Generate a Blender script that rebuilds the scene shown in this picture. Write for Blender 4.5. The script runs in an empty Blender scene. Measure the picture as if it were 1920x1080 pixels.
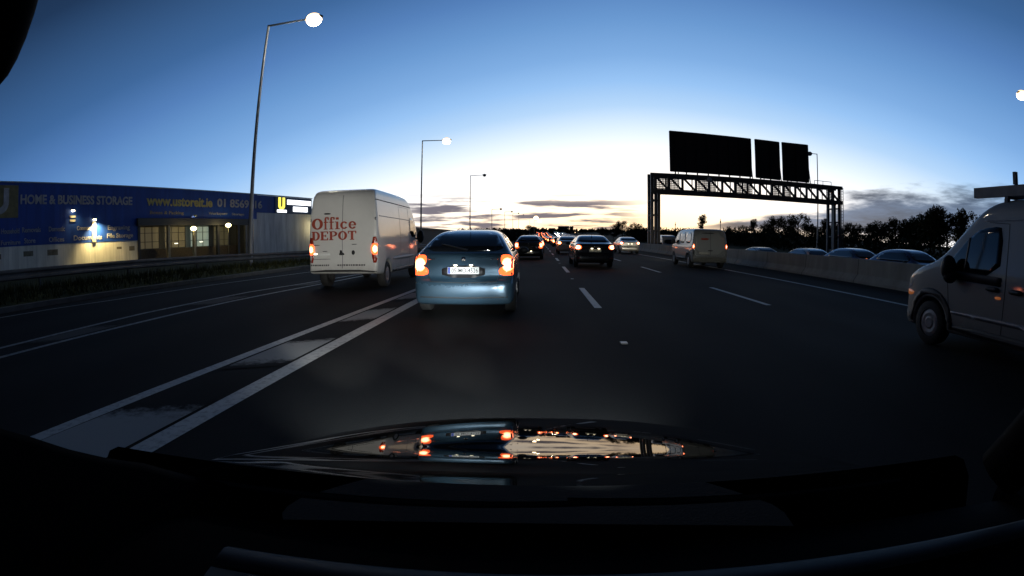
import bpy, bmesh, math, random
import numpy as np
from mathutils import Vector, Matrix
from mathutils.bvhtree import BVHTree
R = math.radians
random.seed(7)
rng = np.random.default_rng(7)
scene = bpy.context.scene
COL = scene.collection

# ------------------------------------------------------------------ camera (a wide dashcam lens, equidistant fisheye)
CAM_H = 1.30
YAW, PITCH = 2.92, 5.5
cd = bpy.data.cameras.new('dashcam')
cam = bpy.data.objects.new('dashcam', cd); COL.objects.link(cam)
cam.location = (0, 0, CAM_H)
cam.rotation_euler = (R(90 - PITCH), 0, R(YAW))
cd.type = 'PANO'
cd.panorama_type = 'FISHEYE_LENS_POLYNOMIAL'
cd.sensor_fit = 'HORIZONTAL'; cd.sensor_width = 36.0
cd.fisheye_fov = R(170)
cd.fisheye_polynomial_k0 = 0.0
cd.fisheye_polynomial_k1 = -(1920 / 36.0) / 980.0
cd.fisheye_polynomial_k2 = cd.fisheye_polynomial_k3 = cd.fisheye_polynomial_k4 = 0.0
cd.clip_start = 0.02; cd.clip_end = 3000
scene.camera = cam

# ------------------------------------------------------------------ view
vs = scene.view_settings
scene.display_settings.display_device = 'sRGB'
vs.view_transform = 'Standard'; vs.look = 'None'; vs.exposure = 0.0; vs.gamma = 1.0
vs.use_curve_mapping = False
scene.render.engine = 'CYCLES'
scene.cycles.max_bounces = 5
scene.cycles.sample_clamp_indirect = 3.0
scene.cycles.use_light_tree = True
scene.cycles.caustics_reflective = False
scene.cycles.caustics_refractive = False


# ------------------------------------------------------------------ node helpers
class NT:
    def __init__(self, nt):
        self.nt = nt; self.n = nt.nodes; self.l = nt.links

    def new(self, t, **k):
        nd = self.n.new(t)
        for a, b in k.items(): setattr(nd, a, b)
        return nd

    def math(self, op, a, b=None, c=None, clamp=False):
        nd = self.n.new('ShaderNodeMath'); nd.operation = op; nd.use_clamp = clamp
        for i, v in enumerate((a, b, c)):
            if v is None: continue
            if isinstance(v, (int, float)): nd.inputs[i].default_value = v
            else: self.l.new(v, nd.inputs[i])
        return nd.outputs[0]

    def smooth(self, v, a, b):
        nd = self.n.new('ShaderNodeMapRange'); nd.interpolation_type = 'SMOOTHSTEP'
        self.l.new(v, nd.inputs[0])
        nd.inputs[1].default_value = a; nd.inputs[2].default_value = b
        nd.inputs[3].default_value = 0; nd.inputs[4].default_value = 1
        return nd.outputs[0]

    def mix(self, f, a, b):
        nd = self.n.new('ShaderNodeMix'); nd.data_type = 'RGBA'
        for i, v in ((0, f), (6, a), (7, b)):
            if isinstance(v, (int, float)): nd.inputs[i].default_value = v
            elif isinstance(v, tuple): nd.inputs[i].default_value = (*v, 1)
            else: self.l.new(v, nd.inputs[i])
        return nd.outputs[2]

    def noise(self, vec, scale, detail=4, rough=.55, w=None):
        nd = self.n.new('ShaderNodeTexNoise')
        if w is not None:
            nd.noise_dimensions = '4D'; nd.inputs['W'].default_value = w
        if vec is not None: self.l.new(vec, nd.inputs['Vector'])
        nd.inputs['Scale'].default_value = scale; nd.inputs['Detail'].default_value = detail
        nd.inputs['Roughness'].default_value = rough
        return nd.outputs['Fac']

    def ramp(self, v, stops, interp='LINEAR'):
        nd = self.n.new('ShaderNodeValToRGB'); cr = nd.color_ramp; cr.interpolation = interp
        while len(cr.elements) < len(stops): cr.elements.new(.5)
        for e, (p, c) in zip(cr.elements, stops):
            e.position = p; e.color = (*c, 1)
        self.l.new(v, nd.inputs[0])
        return nd.outputs[0]


# ------------------------------------------------------------------ dusk sky
SUN_AZ = 10.0           # degrees right of the road's direction; the sun has just set there
world = bpy.data.worlds.new('World'); scene.world = world; world.use_nodes = True
W = NT(world.node_tree); W.n.clear()
tc = W.new('ShaderNodeTexCoord')
sep = W.new('ShaderNodeSeparateXYZ'); W.l.new(tc.outputs['Generated'], sep.inputs[0])
az = W.math('MULTIPLY', W.math('ARCTAN2', sep.outputs[0], sep.outputs[1]), 180 / math.pi)
el = W.math('MULTIPLY', W.math('ARCSINE', sep.outputs[2]), 180 / math.pi)
daz = W.math('ABSOLUTE', W.math('SUBTRACT', az, SUN_AZ))
daz = W.math('MINIMUM', daz, 110)
eff = W.math('ADD', W.math('MAXIMUM', el, 0), W.math('MULTIPLY', W.math('POWER', daz, 1.69), .0181))
t = W.math('DIVIDE', eff, 60.0, clamp=True)
sky = W.ramp(t, [(0.0, (2.0, 1.3, .62)), (3.2 / 60, (1.8, 1.4, .98)), (6 / 60, (1.5, 1.36, 1.2)), (9 / 60, (1.14, 1.16, 1.2)),
                 (12 / 60, (.78, .92, 1.06)), (14.5 / 60, (.48, .70, .98)), (17.2 / 60, (.32, .56, .92)), (20 / 60, (.22, .43, .78)),
                 (24 / 60, (.145, .32, .64)), (28 / 60, (.092, .22, .50)), (32.5 / 60, (.051, .140, .335)), (44 / 60, (.015, .040, .10)), (1.0, (.005, .008, .015))])
# thin dark streaks ahead
cv = W.new('ShaderNodeCombineXYZ')
W.l.new(W.math('MULTIPLY', az, .13), cv.inputs[0]); W.l.new(W.math('MULTIPLY', el, 1.45), cv.inputs[1])
n1 = W.noise(cv.outputs[0], 1.0, 5, .55, 3.1)
m1 = W.math('MULTIPLY', W.smooth(el, .3, 1.2), W.math('SUBTRACT', 1, W.smooth(el, 3.6, 5.2)))
m1 = W.math('MULTIPLY', m1, W.math('SUBTRACT', 1, W.smooth(W.math('ABSOLUTE', W.math('ADD', az, 3)), 9, 17)))
c1 = W.math('MULTIPLY', W.smooth(n1, .46, .58), m1)
sky = W.mix(W.math('MULTIPLY', c1, .95), sky, (.15, .135, .18))
# blue-grey bank to the right
n2v = W.new('ShaderNodeCombineXYZ')
W.l.new(W.math('MULTIPLY', az, .11), n2v.inputs[0]); W.l.new(W.math('MULTIPLY', el, .5), n2v.inputs[1])
n2 = W.noise(n2v.outputs[0], 1.0, 6, .58, 8.6)
top = W.math('MINIMUM', W.math('MAXIMUM', W.math('MULTIPLY', W.math('SUBTRACT', az, 11), .20), .5), 5.3)
h2 = W.math('DIVIDE', el, top)
d2 = W.math('SUBTRACT', W.math('ADD', W.math('MULTIPLY', n2, 1.5), .62), h2)
c2 = W.smooth(d2, .28, .62)
c2 = W.math('MULTIPLY', c2, W.math('MULTIPLY', W.smooth(az, 13, 22), W.math('SUBTRACT', 1, W.smooth(az, 47, 66))))
c2 = W.math('MULTIPLY', c2, W.smooth(W.math('ADD', el, W.math('MULTIPLY', n2, 1.6)), 1.3, 2.6))
bankc = W.mix(W.smooth(n2, .42, .66), (.11, .17, .29), (.028, .044, .085))
sky = W.mix(W.math('MULTIPLY', c2, .9), sky, bankc)
# below the horizon: dark ground haze
sky = W.mix(W.smooth(el, -1.2, -.2), (.01, .01, .012), sky)
bg = W.new('ShaderNodeBackground'); W.l.new(sky, bg.inputs[0]); bg.inputs[1].default_value = 1.0
wo = W.new('ShaderNodeOutputWorld'); W.l.new(bg.outputs[0], wo.inputs[0])


# ------------------------------------------------------------------ materials
def mat(name, col=(.5, .5, .5), rough=.5, metal=0.0, coat=0.0, noise=0.0, nscale=3.0, spec=.5, emit=None, estr=0.0, bump=0.0, bscale=40):
    m = bpy.data.materials.new(name); m.use_nodes = True
    T = NT(m.node_tree); b = T.n['Principled BSDF']
    b.inputs['Base Color'].default_value = (*col, 1); b.inputs['Roughness'].default_value = rough
    b.inputs['Metallic'].default_value = metal; b.inputs['Coat Weight'].default_value = coat
    b.inputs['Coat Roughness'].default_value = .05
    b.inputs['Specular IOR Level'].default_value = spec
    co = T.new('ShaderNodeTexCoord').outputs['Object']
    if noise:
        f = T.noise(co, nscale, 6, .6)
        c = T.ramp(f, [(.3, tuple(x * (1 - noise) for x in col)), (.7, tuple(min(1, x * (1 + noise)) for x in col))])
        T.l.new(c, b.inputs['Base Color'])
        T.l.new(T.math('ADD', T.math('MULTIPLY', f, .2), rough - .1), b.inputs['Roughness'])
    if bump:
        bn = T.new('ShaderNodeBump'); bn.inputs['Strength'].default_value = bump
        T.l.new(T.noise(co, bscale, 4, .6), bn.inputs['Height']); T.l.new(bn.outputs[0], b.inputs['Normal'])
    if emit:
        b.inputs['Emission Color'].default_value = (*emit, 1); b.inputs['Emission Strength'].default_value = estr
    return m


def lens(name, core, rim, score, srim, sampling='AUTO', power=1.6, below=False):
    """A lit lamp lens: brightest in front of its bulb, dimmer towards its edge."""
    m = bpy.data.materials.new(name); m.use_nodes = True
    T = NT(m.node_tree); b = T.n['Principled BSDF']
    g = T.new('ShaderNodeTexCoord').outputs['Generated']
    vm = T.new('ShaderNodeVectorMath', operation='DISTANCE'); T.l.new(g, vm.inputs[0]); vm.inputs[1].default_value = (.5, .5, 0 if below else .5)
    d = T.math('MULTIPLY', vm.outputs['Value'], 1.05 if below else 1.7, clamp=True)
    k = T.math('POWER', T.math('SUBTRACT', 1, d, clamp=True), power)
    T.l.new(T.mix(k, rim, core), b.inputs['Emission Color'])
    T.l.new(T.math('ADD', T.math('MULTIPLY', k, score - srim), srim), b.inputs['Emission Strength'])
    b.inputs['Base Color'].default_value = (*[x * .3 for x in rim], 1); b.inputs['Roughness'].default_value = .2
    m.cycles.emission_sampling = sampling
    return m


def paint(name, col, rough=.28, metal=.35, dirt=.25):
    m = bpy.data.materials.new(name); m.use_nodes = True
    T = NT(m.node_tree); b = T.n['Principled BSDF']
    co = T.new('ShaderNodeTexCoord').outputs['Object']
    s = T.new('ShaderNodeSeparateXYZ'); T.l.new(co, s.inputs[0])
    low = T.math('SUBTRACT', 1, T.smooth(s.outputs[2], .25, .75))
    f = T.math('MULTIPLY', T.math('ADD', T.math('MULTIPLY', low, .8), .12), T.math('MULTIPLY', T.noise(co, 5, 6, .65), dirt * 2), clamp=True)
    T.l.new(T.mix(f, col, (.06, .055, .045)), b.inputs['Base Color'])
    T.l.new(T.math('ADD', T.math('MULTIPLY', f, .5), rough), b.inputs['Roughness'])
    b.inputs['Metallic'].default_value = metal
    b.inputs['Coat Weight'].default_value = .6; b.inputs['Coat Roughness'].default_value = .06
    return m


M = {}
M['asphalt'] = None


def asphalt(name, col, worn):
    m = bpy.data.materials.new(name); m.use_nodes = True
    T = NT(m.node_tree); b = T.n['Principled BSDF']
    co = T.new('ShaderNodeTexCoord').outputs['Object']
    mp = T.new('ShaderNodeMapping'); mp.inputs['Scale'].default_value = (1, .06, 1); T.l.new(co, mp.inputs[0])
    a = T.noise(mp.outputs[0], 1.1, 4, .5); g = T.noise(co, 55, 3, .7); pch = T.noise(co, .35, 4, .5)
    sx = T.new('ShaderNodeSeparateXYZ'); T.l.new(co, sx.inputs[0])
    wt = T.math('COSINE', T.math('MULTIPLY', T.math('SUBTRACT', sx.outputs[0], 1.1), 2 * math.pi / 1.83))      # two worn wheel tracks in each lane
    pch = T.math('ADD', pch, T.math('MULTIPLY', wt, -.16))
    v = T.math('ADD', T.math('ADD', T.math('MULTIPLY', a, .5), T.math('MULTIPLY', g, .3)), T.math('MULTIPLY', pch, .35))
    T.l.new(T.ramp(v, [(.38, tuple(x * (1 - worn) for x in col)), (.78, tuple(x * (1 + worn) for x in col))]), b.inputs['Base Color'])
    T.l.new(T.math('ADD', T.math('MULTIPLY', a, .2), .78), b.inputs['Roughness'])
    b.inputs['Specular IOR Level'].default_value = .06
    bn = T.new('ShaderNodeBump'); bn.inputs['Strength'].default_value = .35; bn.inputs['Distance'].default_value = .01
    T.l.new(g, bn.inputs['Height']); T.l.new(bn.outputs[0], b.inputs['Normal'])
    return m


def roadpaint(name, col=(.62, .63, .62), wear=.35, thr=.45, scale=9):
    m = bpy.data.materials.new(name); m.use_nodes = True
    T = NT(m.node_tree); b = T.n['Principled BSDF']
    co = T.new('ShaderNodeTexCoord').outputs['Object']
    f = T.smooth(T.noise(co, scale, 6, .7), thr - .14, thr + .14)
    g = T.math('ADD', T.math('MULTIPLY', f, wear), 1 - wear)
    T.l.new(T.mix(g, (.04, .04, .042), col), b.inputs['Base Color'])
    b.inputs['Roughness'].default_value = .6
    return m


M['asphalt'] = asphalt('asphalt', (.019, .020, .0205), .45)
M['asphalt_side'] = asphalt('asphalt_side', (.02, .02, .021), .4)
M['line'] = roadpaint('road_paint', (.46, .47, .46), .6, .42, 14)
M['line_worn'] = roadpaint('road_paint_worn', (.28, .28, .27), .8, .47, 11)
M['hatch'] = roadpaint('hatch_paint', (.15, .155, .16), .9, .47, 7)
M['verge'] = mat('verge_grass', (.035, .042, .014), .95, noise=.5, nscale=2.5, bump=.8, bscale=14, spec=.1)
M['field'] = mat('field', (.03, .035, .016), .95, noise=.4, nscale=.4, spec=.1)
M['yard'] = mat('yard_tarmac', (.05, .05, .05), .9, noise=.3, nscale=.6)
M['concrete'] = mat('barrier_concrete', (.22, .215, .20), .85, noise=.25, nscale=1.6, bump=.2, bscale=12)
M['steel'] = mat('galvanised_steel', (.33, .34, .35), .45, metal=.7, noise=.15, nscale=3)
M['darksteel'] = mat('dark_steel', (.05, .05, .055), .5, metal=.4, noise=.2, nscale=2)
M['gantry'] = mat('gantry_steel', (.12, .12, .125), .55, metal=.35, noise=.2, nscale=1)
M['mesh'] = mat('gantry_mesh', (.13, .13, .14), .7, metal=.2)
M['signback'] = mat('sign_back', (.022, .022, .024), .6, noise=.2, nscale=1)
M['glass'] = mat('vehicle_glass', (.006, .007, .009), .04, spec=.6)
M['tyre'] = mat('tyre_rubber', (.012, .012, .012), .8, noise=.2, nscale=20)
M['rim'] = mat('wheel_alloy', (.28, .28, .29), .35, metal=.8, noise=.15, nscale=9)
M['hubcap'] = mat('hubcap_grey', (.2, .2, .21), .45, metal=.4, noise=.2, nscale=9)
M['trim'] = mat('black_trim', (.015, .015, .016), .55, noise=.2, nscale=8)
M['plate'] = mat('number_plate_white', (.75, .75, .72), .35)
M['platey'] = mat('number_plate_pale', (.75, .74, .66), .35)
M['plateblue'] = mat('plate_blue', (.02, .06, .35), .4)
M['ink'] = mat('plate_ink', (.01, .01, .012), .5)
M['chrome'] = mat('chrome', (.6, .6, .62), .15, metal=1)
M['redink'] = mat('red_lettering', (.33, .05, .025), .5, noise=.15, nscale=6)
M['greyink'] = mat('grey_lettering', (.10, .10, .10), .5)
M['reflector'] = mat('red_reflector', (.3, .01, .01), .3)
M['tail'] = lens('tail_lamp_lens', (1, .72, .46), (1, .12, .028), 70, 2.8, 'AUTO', .7)
M['tail_small'] = lens('tail_lamp_far', (1, .58, .30), (1, .16, .04), 80, 18, 'NONE', .8)
M['tail_dim'] = lens('tail_lamp_low', (1, .30, .08), (.7, .05, .02), 2.2, .25)
M['head_far'] = mat('headlamp_far', (.9, .9, .9), .2, emit=(1, .88, .66), estr=700); M['head_far'].cycles.emission_sampling = 'NONE'
M['head'] = mat('headlamp_glass', (.5, .5, .52), .12, spec=.7)
M['amber'] = mat('amber_lamp', (.5, .2, .02), .3, emit=(1, .30, .10), estr=.16)
M['platelamp'] = mat('plate_lamp', (.9, .85, .7), .3, emit=(1, .88, .62), estr=7)
M['lantern'] = lens('street_lantern', (1, .95, .80), (1, .66, .30), 45, 1.1, 'AUTO', 1.2, True)
M['lantern_off'] = mat('street_lantern_unlit', (.4, .4, .4), .4)
M['globe'] = mat('yellow_globe', (.9, .85, .6), .3, emit=(1, .82, .36), estr=9)


# ------------------------------------------------------------------ mesh helpers
def link(o, parent=None):
    COL.objects.link(o)
    if parent is not None: o.parent = parent
    return o


def tag(o, label=None, cat=None, group=None, kind=None):
    if label: o['label'] = label
    if cat: o['category'] = cat
    if group: o['group'] = group
    if kind: o['kind'] = kind
    return o


def empty(name, loc=(0, 0, 0), rz=0.0, label=None, cat=None, group=None):
    o = bpy.data.objects.new(name, None); o.empty_display_size = .3
    o.location = loc; o.rotation_euler = (0, 0, rz)
    COL.objects.link(o)
    return tag(o, label, cat, group)


def mesh_obj(name, verts, faces, material, parent=None, smooth=False):
    me = bpy.data.meshes.new(name); me.from_pydata([tuple(v) for v in verts], [], [tuple(f) for f in faces]); me.update()
    if material is not None: me.materials.append(material)
    if smooth: me.polygons.foreach_set('use_smooth', [True] * len(me.polygons))
    return link(bpy.data.objects.new(name, me), parent)


class MB:
    """collects simple shapes into one mesh"""
    def __init__(self): self.v = []; self.f = []; self.m = []

    def add(self, v, f, mi=0):
        k = len(self.v); self.v += [tuple(p) for p in v]; self.f += [tuple(k + i for i in q) for q in f]; self.m += [mi] * len(f)
        return self

    def box(self, a, b, mi=0):
        x0, y0, z0 = a; x1, y1, z1 = b
        v = [(x, y, z) for z in (z0, z1) for y in (y0, y1) for x in (x0, x1)]
        return self.add(v, [(0, 2, 3, 1), (4, 5, 7, 6), (0, 1, 5, 4), (2, 6, 7, 3), (0, 4, 6, 2), (1, 3, 7, 5)], mi)

    def tube(self, p, q, r, r2=None, n=8, mi=0):
        p, q = Vector(p), Vector(q); r2 = r if r2 is None else r2
        d = (q - p).normalized(); a = d.orthogonal().normalized(); b = d.cross(a)
        v = []
        for c, rr in ((p, r), (q, r2)):
            for i in range(n):
                t = 2 * math.pi * i / n
                v.append(c + (a * math.cos(t) + b * math.sin(t)) * rr)
        f = [(i, (i + 1) % n, n + (i + 1) % n, n + i) for i in range(n)] + [tuple(range(n - 1, -1, -1)), tuple(range(n, 2 * n))]
        return self.add(v, f, mi)

    def bar(self, p, q, w, h, mi=0):
        p, q = Vector(p), Vector(q); d = (q - p).normalized()
        s = Vector((0, 0, 1)) if abs(d.z) < .9 else Vector((0, 1, 0))
        a = d.cross(s).normalized() * w / 2; b = a.normalized().cross(d) * h / 2
        v = [c + i * a + j * b for c in (p, q) for i, j in ((-1, -1), (1, -1), (1, 1), (-1, 1))]
        return self.add(v, [(0, 1, 5, 4), (1, 2, 6, 5), (2, 3, 7, 6), (3, 0, 4, 7), (3, 2, 1, 0), (4, 5, 6, 7)], mi)

    def ellipsoid(self, c, r, n=12, k=8, mi=0):
        v = []; f = []
        for i in range(k + 1):
            t = math.pi * i / k
            for j in range(n):
                s = 2 * math.pi * j / n
                v.append((c[0] + r[0] * math.sin(t) * math.cos(s), c[1] + r[1] * math.sin(t) * math.sin(s), c[2] + r[2] * math.cos(t)))
        for i in range(k):
            for j in range(n):
                f.append((i * n + j, (i + 1) * n + j, (i + 1) * n + (j + 1) % n, i * n + (j + 1) % n))
        return self.add(v, f, mi)

    def build(self, name, mats, parent=None, smooth=False, bevel=0.0):
        mats = mats if isinstance(mats, (list, tuple)) else [mats]
        o = mesh_obj(name, self.v, self.f, None, parent, smooth)
        for m in mats: o.data.materials.append(m)
        if len(mats) > 1: o.data.polygons.foreach_set('material_index', self.m)
        bm = bmesh.new(); bm.from_mesh(o.data)
        bmesh.ops.remove_doubles(bm, verts=bm.verts, dist=1e-6)
        bmesh.ops.recalc_face_normals(bm, faces=bm.faces)
        if bevel: bmesh.ops.bevel(bm, geom=list(bm.edges), offset=bevel, segments=2, affect='EDGES', profile=.6)
        bm.to_mesh(o.data); bm.free()
        return o


def copy_tree(o, parent=None):
    c = o.copy(); COL.objects.link(c); c.parent = parent
    for ch in list(o.children): copy_tree(ch, c)
    return c


def text_part(name, body, box, material, parent, depth=.02, bold=0.0, y=0.0, rot=None):
    """lettering as a mesh in the local XZ plane facing -Y, fitted to box = (x0, x1, z0, z1)"""
    cu = bpy.data.curves.new(name, 'FONT'); cu.body = body; cu.offset = bold; cu.extrude = .02; cu.resolution_u = 3
    to = bpy.data.objects.new(name, cu); COL.objects.link(to)
    dg = bpy.context.evaluated_depsgraph_get(); dg.update()
    me = bpy.data.meshes.new_from_object(to.evaluated_get(dg))
    COL.objects.unlink(to); bpy.data.objects.remove(to)
    n = len(me.vertices); co = np.empty(n * 3); me.vertices.foreach_get('co', co); co = co.reshape(-1, 3)
    lo, hi = co.min(0), co.max(0)
    x0, x1, z0, z1 = box
    out = np.empty_like(co)
    out[:, 0] = x0 + (co[:, 0] - lo[0]) / (hi[0] - lo[0]) * (x1 - x0)
    out[:, 2] = z0 + (co[:, 1] - lo[1]) / (hi[1] - lo[1]) * (z1 - z0)
    out[:, 1] = y - (co[:, 2] - lo[2]) / max(hi[2] - lo[2], 1e-6) * depth
    me.vertices.foreach_set('co', out.ravel()); me.update()
    me.materials.clear(); me.materials.append(material); me.name = name
    return link(bpy.data.objects.new(name, me), parent)


# ------------------------------------------------------------------ rounded vehicle bodies: intersection of side, front and plan outlines
def chaikin(p, n=2):
    p = np.asarray(p, float)
    for _ in range(n):
        q = np.roll(p, -1, 0)
        p = np.stack([p * .75 + q * .25, p * .25 + q * .75], 1).reshape(-1, 2)
    return p


def poly_sdf(P, poly):
    a = poly; b = np.roll(poly, -1, 0)
    d = np.full(len(P), 1e9); inside = np.zeros(len(P), bool)
    for (ax, ay), (bx, by) in zip(a, b):
        ex, ey = bx - ax, by - ay
        wx, wy = P[:, 0] - ax, P[:, 1] - ay
        t = np.clip((wx * ex + wy * ey) / max(ex * ex + ey * ey, 1e-12), 0, 1)
        d = np.minimum(d, np.hypot(wx - t * ex, wy - t * ey))
        c = (ay > P[:, 1]) != (by > P[:, 1])
        if abs(ey) > 1e-12: inside ^= c & (P[:, 0] < ex * (P[:, 1] - ay) / ey + ax)
    return np.where(inside, -d, d)


def smax(a, b, k):
    h = np.maximum(k - np.abs(a - b), 0) / k
    return np.maximum(a, b) + h * h * k * .25


def surface_nets(v, org, h):
    nx, ny, nz = v.shape; s = v < 0
    cnt = np.zeros((nx - 1, ny - 1, nz - 1)); acc = np.zeros((nx - 1, ny - 1, nz - 1, 3))
    for ax in range(3):
        oth = [i for i in range(3) if i != ax]
        for i in (0, 1):
            for j in (0, 1):
                sl0 = [None] * 3; sl1 = [None] * 3
                sl0[ax] = slice(0, -1); sl1[ax] = slice(1, None)
                for o_, q in zip(oth, (i, j)):
                    sl0[o_] = sl1[o_] = slice(q, v.shape[o_] - 1 + q)
                a, b = v[tuple(sl0)], v[tuple(sl1)]
                c = s[tuple(sl0)] != s[tuple(sl1)]
                with np.errstate(divide='ignore', invalid='ignore'):
                    t = np.where(c, a / (a - b), 0)
                cnt += c
                acc[..., ax] += t
                acc[..., oth[0]] += c * i; acc[..., oth[1]] += c * j
    on = cnt > 0
    idx = -np.ones(on.shape, int); idx[on] = np.arange(on.sum())
    cell = np.argwhere(on)
    verts = (cell + acc[on] / cnt[on][:, None]) * h + np.asarray(org)
    faces = []
    for ax in range(3):
        u, w = (ax + 1) % 3, (ax + 2) % 3
        sl0 = [slice(None)] * 3; sl1 = [slice(None)] * 3
        sl0[ax] = slice(0, -1); sl1[ax] = slice(1, None)
        c = s[tuple(sl0)] != s[tuple(sl1)]
        e = np.argwhere(c)
        ok = (e[:, u] > 0) & (e[:, w] > 0) & (e[:, u] < v.shape[u] - 1) & (e[:, w] < v.shape[w] - 1)
        e = e[ok]
        neg = s[e[:, 0], e[:, 1], e[:, 2]]

        def at(du, dw):
            k = e.copy(); k[:, u] -= du; k[:, w] -= dw
            return idx[k[:, 0], k[:, 1], k[:, 2]]
        q = np.stack([at(1, 1), at(0, 1), at(0, 0), at(1, 0)], 1)
        q[~neg] = q[~neg][:, ::-1]
        faces.append(q)
    return verts, np.concatenate(faces)


def body_mesh(side, half, plan_half, wheels, wr, h=.035, k=.07, cuts=()):
    """side: (y, z) loop; half: (halfwidth, z) from bottom to top; plan_half: (halfwidth, y) from rear to front."""
    side = chaikin(side, 2)
    fr = chaikin([(w, z) for w, z in half] + [(-w, z) for w, z in reversed(half)], 2)
    pl = chaikin([(w, y) for w, y in plan_half] + [(-w, y) for w, y in reversed(plan_half)], 2)
    mx = max(w for w, _ in half) + 3 * h
    y0, y1 = side[:, 0].min() - 3 * h, side[:, 0].max() + 3 * h
    z0, z1 = side[:, 1].min() - 3 * h, side[:, 1].max() + 3 * h
    nxh = int(math.ceil(mx / h))
    X = np.arange(-nxh, nxh + 1) * h; Y = np.arange(y0, y1 + h, h); Z = np.arange(z0, z1 + h, h)

    def g2(a, b, poly):
        A, B = np.meshgrid(a, b, indexing='ij')
        return poly_sdf(np.stack([A.ravel(), B.ravel()], 1), poly).reshape(A.shape)
    d = smax(g2(Y, Z, side)[None, :, :], g2(X, Z, fr)[:, None, :], k)
    d = smax(d, g2(X, Y, pl)[:, :, None], k)
    W_ = max(w for w, _ in half)
    for wy in wheels:
        cyl = np.hypot(Y[:, None] - wy, Z[None, :] - wr) - (wr + .055)
        cyl = np.maximum(cyl[None], (W_ - .30 - np.abs(X))[:, None, None])
        d = np.maximum(d, -cyl)
    for (ca, cb) in cuts:      # box-shaped recesses (min corner, max corner)
        q = np.maximum(np.maximum(np.abs(X - (ca[0] + cb[0]) / 2)[:, None, None] - (cb[0] - ca[0]) / 2,
                                  np.abs(Y - (ca[1] + cb[1]) / 2)[None, :, None] - (cb[1] - ca[1]) / 2),
                       np.abs(Z - (ca[2] + cb[2]) / 2)[None, None, :] - (cb[2] - ca[2]) / 2)
        d = smax(d, -q, .03)
    return surface_nets(d, (X[0], Y[0], Z[0]), h)


DIRS = {'rear': Vector((0, 1, 0)), 'front': Vector((0, -1, 0)), 'left': Vector((1, 0, 0)), 'right': Vector((-1, 0, 0)), 'top': Vector((0, 0, -1))}


class Body:
    def __init__(self, root, verts, faces, material, name='body'):
        self.root = root
        self.obj = mesh_obj(name, verts, faces, material, root, True)
        self.bvh = BVHTree.FromPolygons([Vector(v) for v in verts], [tuple(f) for f in faces])

    def panel(self, name, outline, axis, material, off=.006, parent=None, step=.09, smooth=True, rounding=1):
        """a thin pane, lens or plate that lies on the body: outline (a, b) is seen from that side"""
        o2 = chaikin(outline, rounding) if rounding else np.asarray(outline, float)
        bm = bmesh.new()
        vs_ = [bm.verts.new((a, b, 0)) for a, b in o2]
        bm.faces.new(vs_)
        for ax in (0, 1):
            lo, hi = o2[:, ax].min(), o2[:, ax].max()
            c = lo + step
            while c < hi - step * .3:
                co = Vector((c, 0, 0)) if ax == 0 else Vector((0, c, 0)); no = Vector((1, 0, 0)) if ax == 0 else Vector((0, 1, 0))
                bmesh.ops.bisect_plane(bm, geom=list(bm.verts) + list(bm.edges) + list(bm.faces), plane_co=co, plane_no=no)
                c += step
        d = DIRS[axis]
        for v in bm.verts:
            a, b = v.co.x, v.co.y
            o = {'rear': Vector((a, -9, b)), 'front': Vector((a, 15, b)), 'left': Vector((-9, a, b)), 'right': Vector((9, a, b)), 'top': Vector((a, b, 9))}[axis]
            hit, nrm, _i, _d = self.bvh.ray_cast(o, d)
            if hit is None:
                hit, nrm, _i, _d = self.bvh.find_nearest(o + d * 9 if axis != 'front' else o - Vector((0, 11, 0)))
            v.co = hit - d * off
        r = bmesh.ops.extrude_face_region(bm, geom=list(bm.faces))
        new = [g for g in r['geom'] if isinstance(g, bmesh.types.BMVert)]
        for v in new: v.co += d * (off + .012)
        bmesh.ops.recalc_face_normals(bm, faces=bm.faces)
        me = bpy.data.meshes.new(name); bm.to_mesh(me); bm.free(); me.materials.append(material)
        if smooth: me.polygons.foreach_set('use_smooth', [True] * len(me.polygons))
        return link(bpy.data.objects.new(name, me), parent or self.root)

    def both(self, name, outline, material, **k):
        for ax in ('left', 'right'): self.panel(name, outline, ax, material, **k)


def ring_lathe(prof, n, cx, cy, cz):
    """(axial x, radius) profile spun round the X axis"""
    v = []; f = []
    for i in range(n):
        t = 2 * math.pi * i / n
        for x, r in prof: v.append((cx + x, cy + r * math.cos(t), cz + r * math.sin(t)))
    m = len(prof)
    for i in range(n):
        for j in range(m - 1):
            f.append((i * m + j, i * m + j + 1, ((i + 1) % n) * m + j + 1, ((i + 1) % n) * m + j))
    return v, f


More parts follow.
